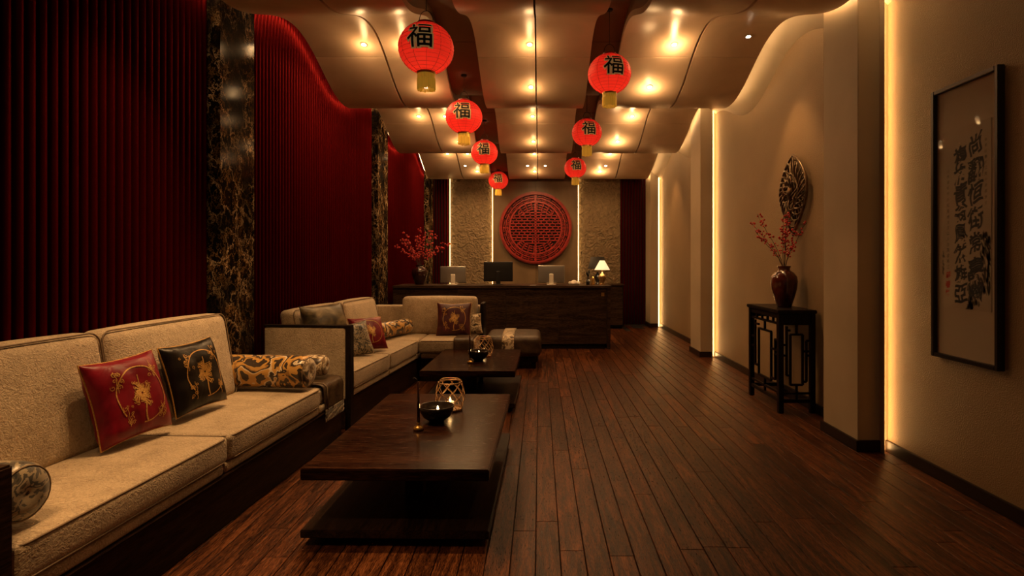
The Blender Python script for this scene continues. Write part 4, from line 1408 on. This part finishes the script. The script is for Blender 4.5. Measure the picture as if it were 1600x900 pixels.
# bronze wall sculpture
SY, SZ0, SZ1, SX = 5.80, 1.72, 2.54, XR
sc_ = empty('wall_sculpture', (SX - .03, SY, SZ0), 'pointed oval bronze openwork sculpture on the right wall', 'sculpture')
def mand(t, s=1.0, x=SX - .05):
    # pointed oval outline, t in 0..2pi
    q = math.acos(max(-1, min(1, math.cos(t)))) / PI          # 0 top .. 1 bottom
    sg = 1 if math.sin(t) >= 0 else -1
    w = math.sin(PI * q ** .85) ** .95
    cz = (SZ0 + SZ1) / 2
    return (x, SY + .30 * s * w * sg, cz + (SZ1 - SZ0) / 2 * s * (1 - 2 * q))
MB().tube([mand(t) for t in np.linspace(0, 2 * PI, 49)[:-1]], .014, 7, closed=True).build('outer_frame', M_bronze, sc_, smooth=True)
MB().tube([mand(t, .55, SX - .07) for t in np.linspace(0, 2 * PI, 33)[:-1]], .011, 7, closed=True).build('inner_oval', M_bronze, sc_, smooth=True)
for k in range(4):
    ph = k * PI / 2
    path = []
    for t in np.linspace(0, 2 * PI, 97)[:-1]:
        s = .74 + .20 * math.sin(6 * t + ph)
        path.append(mand(t, s, SX - .055 - .028 * math.cos(6 * t + ph)))
    MB().tube(path, .0095, 6, closed=True).build('woven_strand', M_bronze, sc_, smooth=True)
for k in range(3):
    path = []
    for t in np.linspace(0, 2 * PI, 49)[:-1]:
        s = .32 + .17 * math.sin(4 * t + k * 2.1)
        path.append(mand(t, s, SX - .075 - .02 * math.cos(4 * t + k)))
    MB().tube(path, .0095, 6, closed=True).build('woven_strand', M_bronze, sc_, smooth=True)
MB().ball((0, 0, 0), .05, 14, 8)
cm = MB().lathe([(.001, -.085), (.03, -.06), (.045, 0), (.03, .06), (.001, .085)], (SX - .07, SY, (SZ0 + SZ1) / 2 + .02), 14).build('centre_boss', M_bronze, sc_, smooth=True)
MB().tube([(SX - .001, SY, SZ1 - .05), (SX - .05, SY, SZ1 - .05)], .008, 6).build('wall_hook', M_bronze, sc_)

# ------------------------------------------------------------------ framed calligraphy on the right wall
FY0, FY1, FZ0, FZ1 = 3.215, 3.765, .82, 2.575
fc = empty('framed_calligraphy', (XR - .02, (FY0 + FY1) / 2, FZ0), 'tall black framed calligraphy scroll on the near right wall', 'picture')
fw = .026
boxo('frame_stile', M_frame, fc, XR - .045, XR - .001, FY0, FY0 + fw, FZ0, FZ1, .003)
boxo('frame_stile', M_frame, fc, XR - .045, XR - .001, FY1 - fw, FY1, FZ0, FZ1, .003)
boxo('frame_rail', M_frame, fc, XR - .045, XR - .001, FY0 + fw, FY1 - fw, FZ0, FZ0 + fw, .003)
boxo('frame_rail', M_frame, fc, XR - .045, XR - .001, FY0 + fw, FY1 - fw, FZ1 - fw, FZ1, .003)
boxo('mount', M_mount, fc, XR - .018, XR - .002, FY0 + fw, FY1 - fw, FZ0 + fw, FZ1 - fw)
PY0, PY1, PZ0, PZ1 = FY0 + .075, FY1 - .075, 1.15, 2.29
sheet = boxo('paper_sheet', M_scroll, fc, XR - .0205, XR - .018, PY0, PY1, PZ0, PZ1)
def on_sheet(verts, faces, name, mat, lift=.0006):
    # picture coordinates: a to the right as the viewer sees it (-Y), z up
    x = XR - .0205 - lift
    pts = [(x, PY1 - a, z) for a, z in verts]
    o = MB().add(pts, faces).build(name, mat, sheet)
    return o
PWD = PY1 - PY0
def column_text(chars, a, ztop, step, size, name, mat, offset=.0, shear=.25, jit=.1, stretch=1.1):
    vs_ = []; fs_ = []
    z = ztop
    for ch in chars:
        V, F = glyph(ch, size, offset, size * .12 if size > .05 else 0)
        if len(V):
            rs = 1 + random.uniform(-jit, jit)
            k = len(vs_)
            sh = shear * random.uniform(.6, 1.2); ph = random.uniform(0, 6)
            for u, v in V:
                vs_.append((a + u * rs * .95 + .05 * size * math.sin(v * 7 / size + ph), z + (v * stretch * rs) + sh * u + .04 * size * math.sin(u * 8 / size + ph)))
            fs_ += [tuple(i + k for i in f) for f in F]
        z -= step * random.uniform(.92, 1.08)
    if vs_:
        on_sheet(vs_, fs_, name, mat)
column_text('\u5c1a\u7ffb\u6052\u8857\u5e38\u58fd\u5e7d', PWD * .70, PZ1 - .13, .148, .125, 'brush_lettering', M_ink, .0035)
column_text('\u8907\u683c\u9752\u7fc1\u9cf3\u7136\u96c4\u4e9e', PWD * .40, PZ1 - .18, .122, .115, 'brush_lettering', M_ink, .0035)
column_text('\u5c71\u6c34\u6e05\u97f3\u7af9\u5f71\u677e\u98a8\u660e\u6708\u7389\u5c71\u4eba\u5728\u9ad8\u697c\u5bd2\u6c5f', PWD * .13, PZ1 - .26, .036, .024, 'small_lettering', M_inkgrey)
column_text('\u5e74\u6625\u65e5\u66f8\u65bc\u6c5f\u5357\u5c0f\u7bc7\u96c5\u610f\u6587', PWD * .90, PZ1 - .12, .034, .020, 'small_lettering', M_inkgrey)
column_text('\u5370\u6625\u5bae', PWD * .13, PZ1 - .93, .055, .042, 'red_seal', M_seal, .002)
# ink wash painting at the lower right: leaf dabs and a rock
rk = random.Random(5)
vs_, fs_ = [], []
def dab(a, z, l, w, ang):
    k = len(vs_)
    pts = [(-l, 0), (-l * .3, w), (l * .4, w * .7), (l, 0), (l * .4, -w * .6), (-l * .3, -w)]
    for u, v in pts:
        vs_.append((a + u * math.cos(ang) - v * math.sin(ang), z + u * math.sin(ang) + v * math.cos(ang)))
    fs_.append(tuple(range(k, k + 6)))
for k in range(90):
    z = PZ0 + .12 + rk.random() ** 1.3 * .34
    a = PWD * (.97 - rk.random() ** 1.5 * .22 * (1.1 - (z - PZ0 - .1) * 1.5))
    dab(a, z, rk.uniform(.015, .04), rk.uniform(.004, .010), rk.uniform(-1.9, -.9))
for k in range(30):
    dab(PWD * rk.uniform(.55, .80), PZ0 + rk.uniform(.01, .16), rk.uniform(.02, .05), rk.uniform(.006, .014), PI / 2 + rk.uniform(-.5, .5))
for k in range(14):
    dab(PWD * rk.uniform(.0, .05), PZ0 + rk.uniform(.22, .36), rk.uniform(.01, .02), rk.uniform(.003, .007), rk.uniform(-1.9, -.9))
vs_ = [(min(max(a, .001), PWD - .001), max(z, PZ0 + .002)) for a, z in vs_]
on_sheet(vs_, fs_, 'ink_painting', M_inkgrey, .0004)
M_gl = simple('picture_glass', (1, 1, 1), 0.02)
_p = M_gl.node_tree.nodes['Principled BSDF']
_p.inputs['Transmission Weight'].default_value = 1.0
_p.inputs['IOR'].default_value = 1.12
_p.inputs['Alpha'].default_value = 0.25
g_ = boxo('glass_pane', M_gl, fc, XR - .030, XR - .0285, FY0 + fw, FY1 - fw, FZ0 + fw, FZ1 - fw)
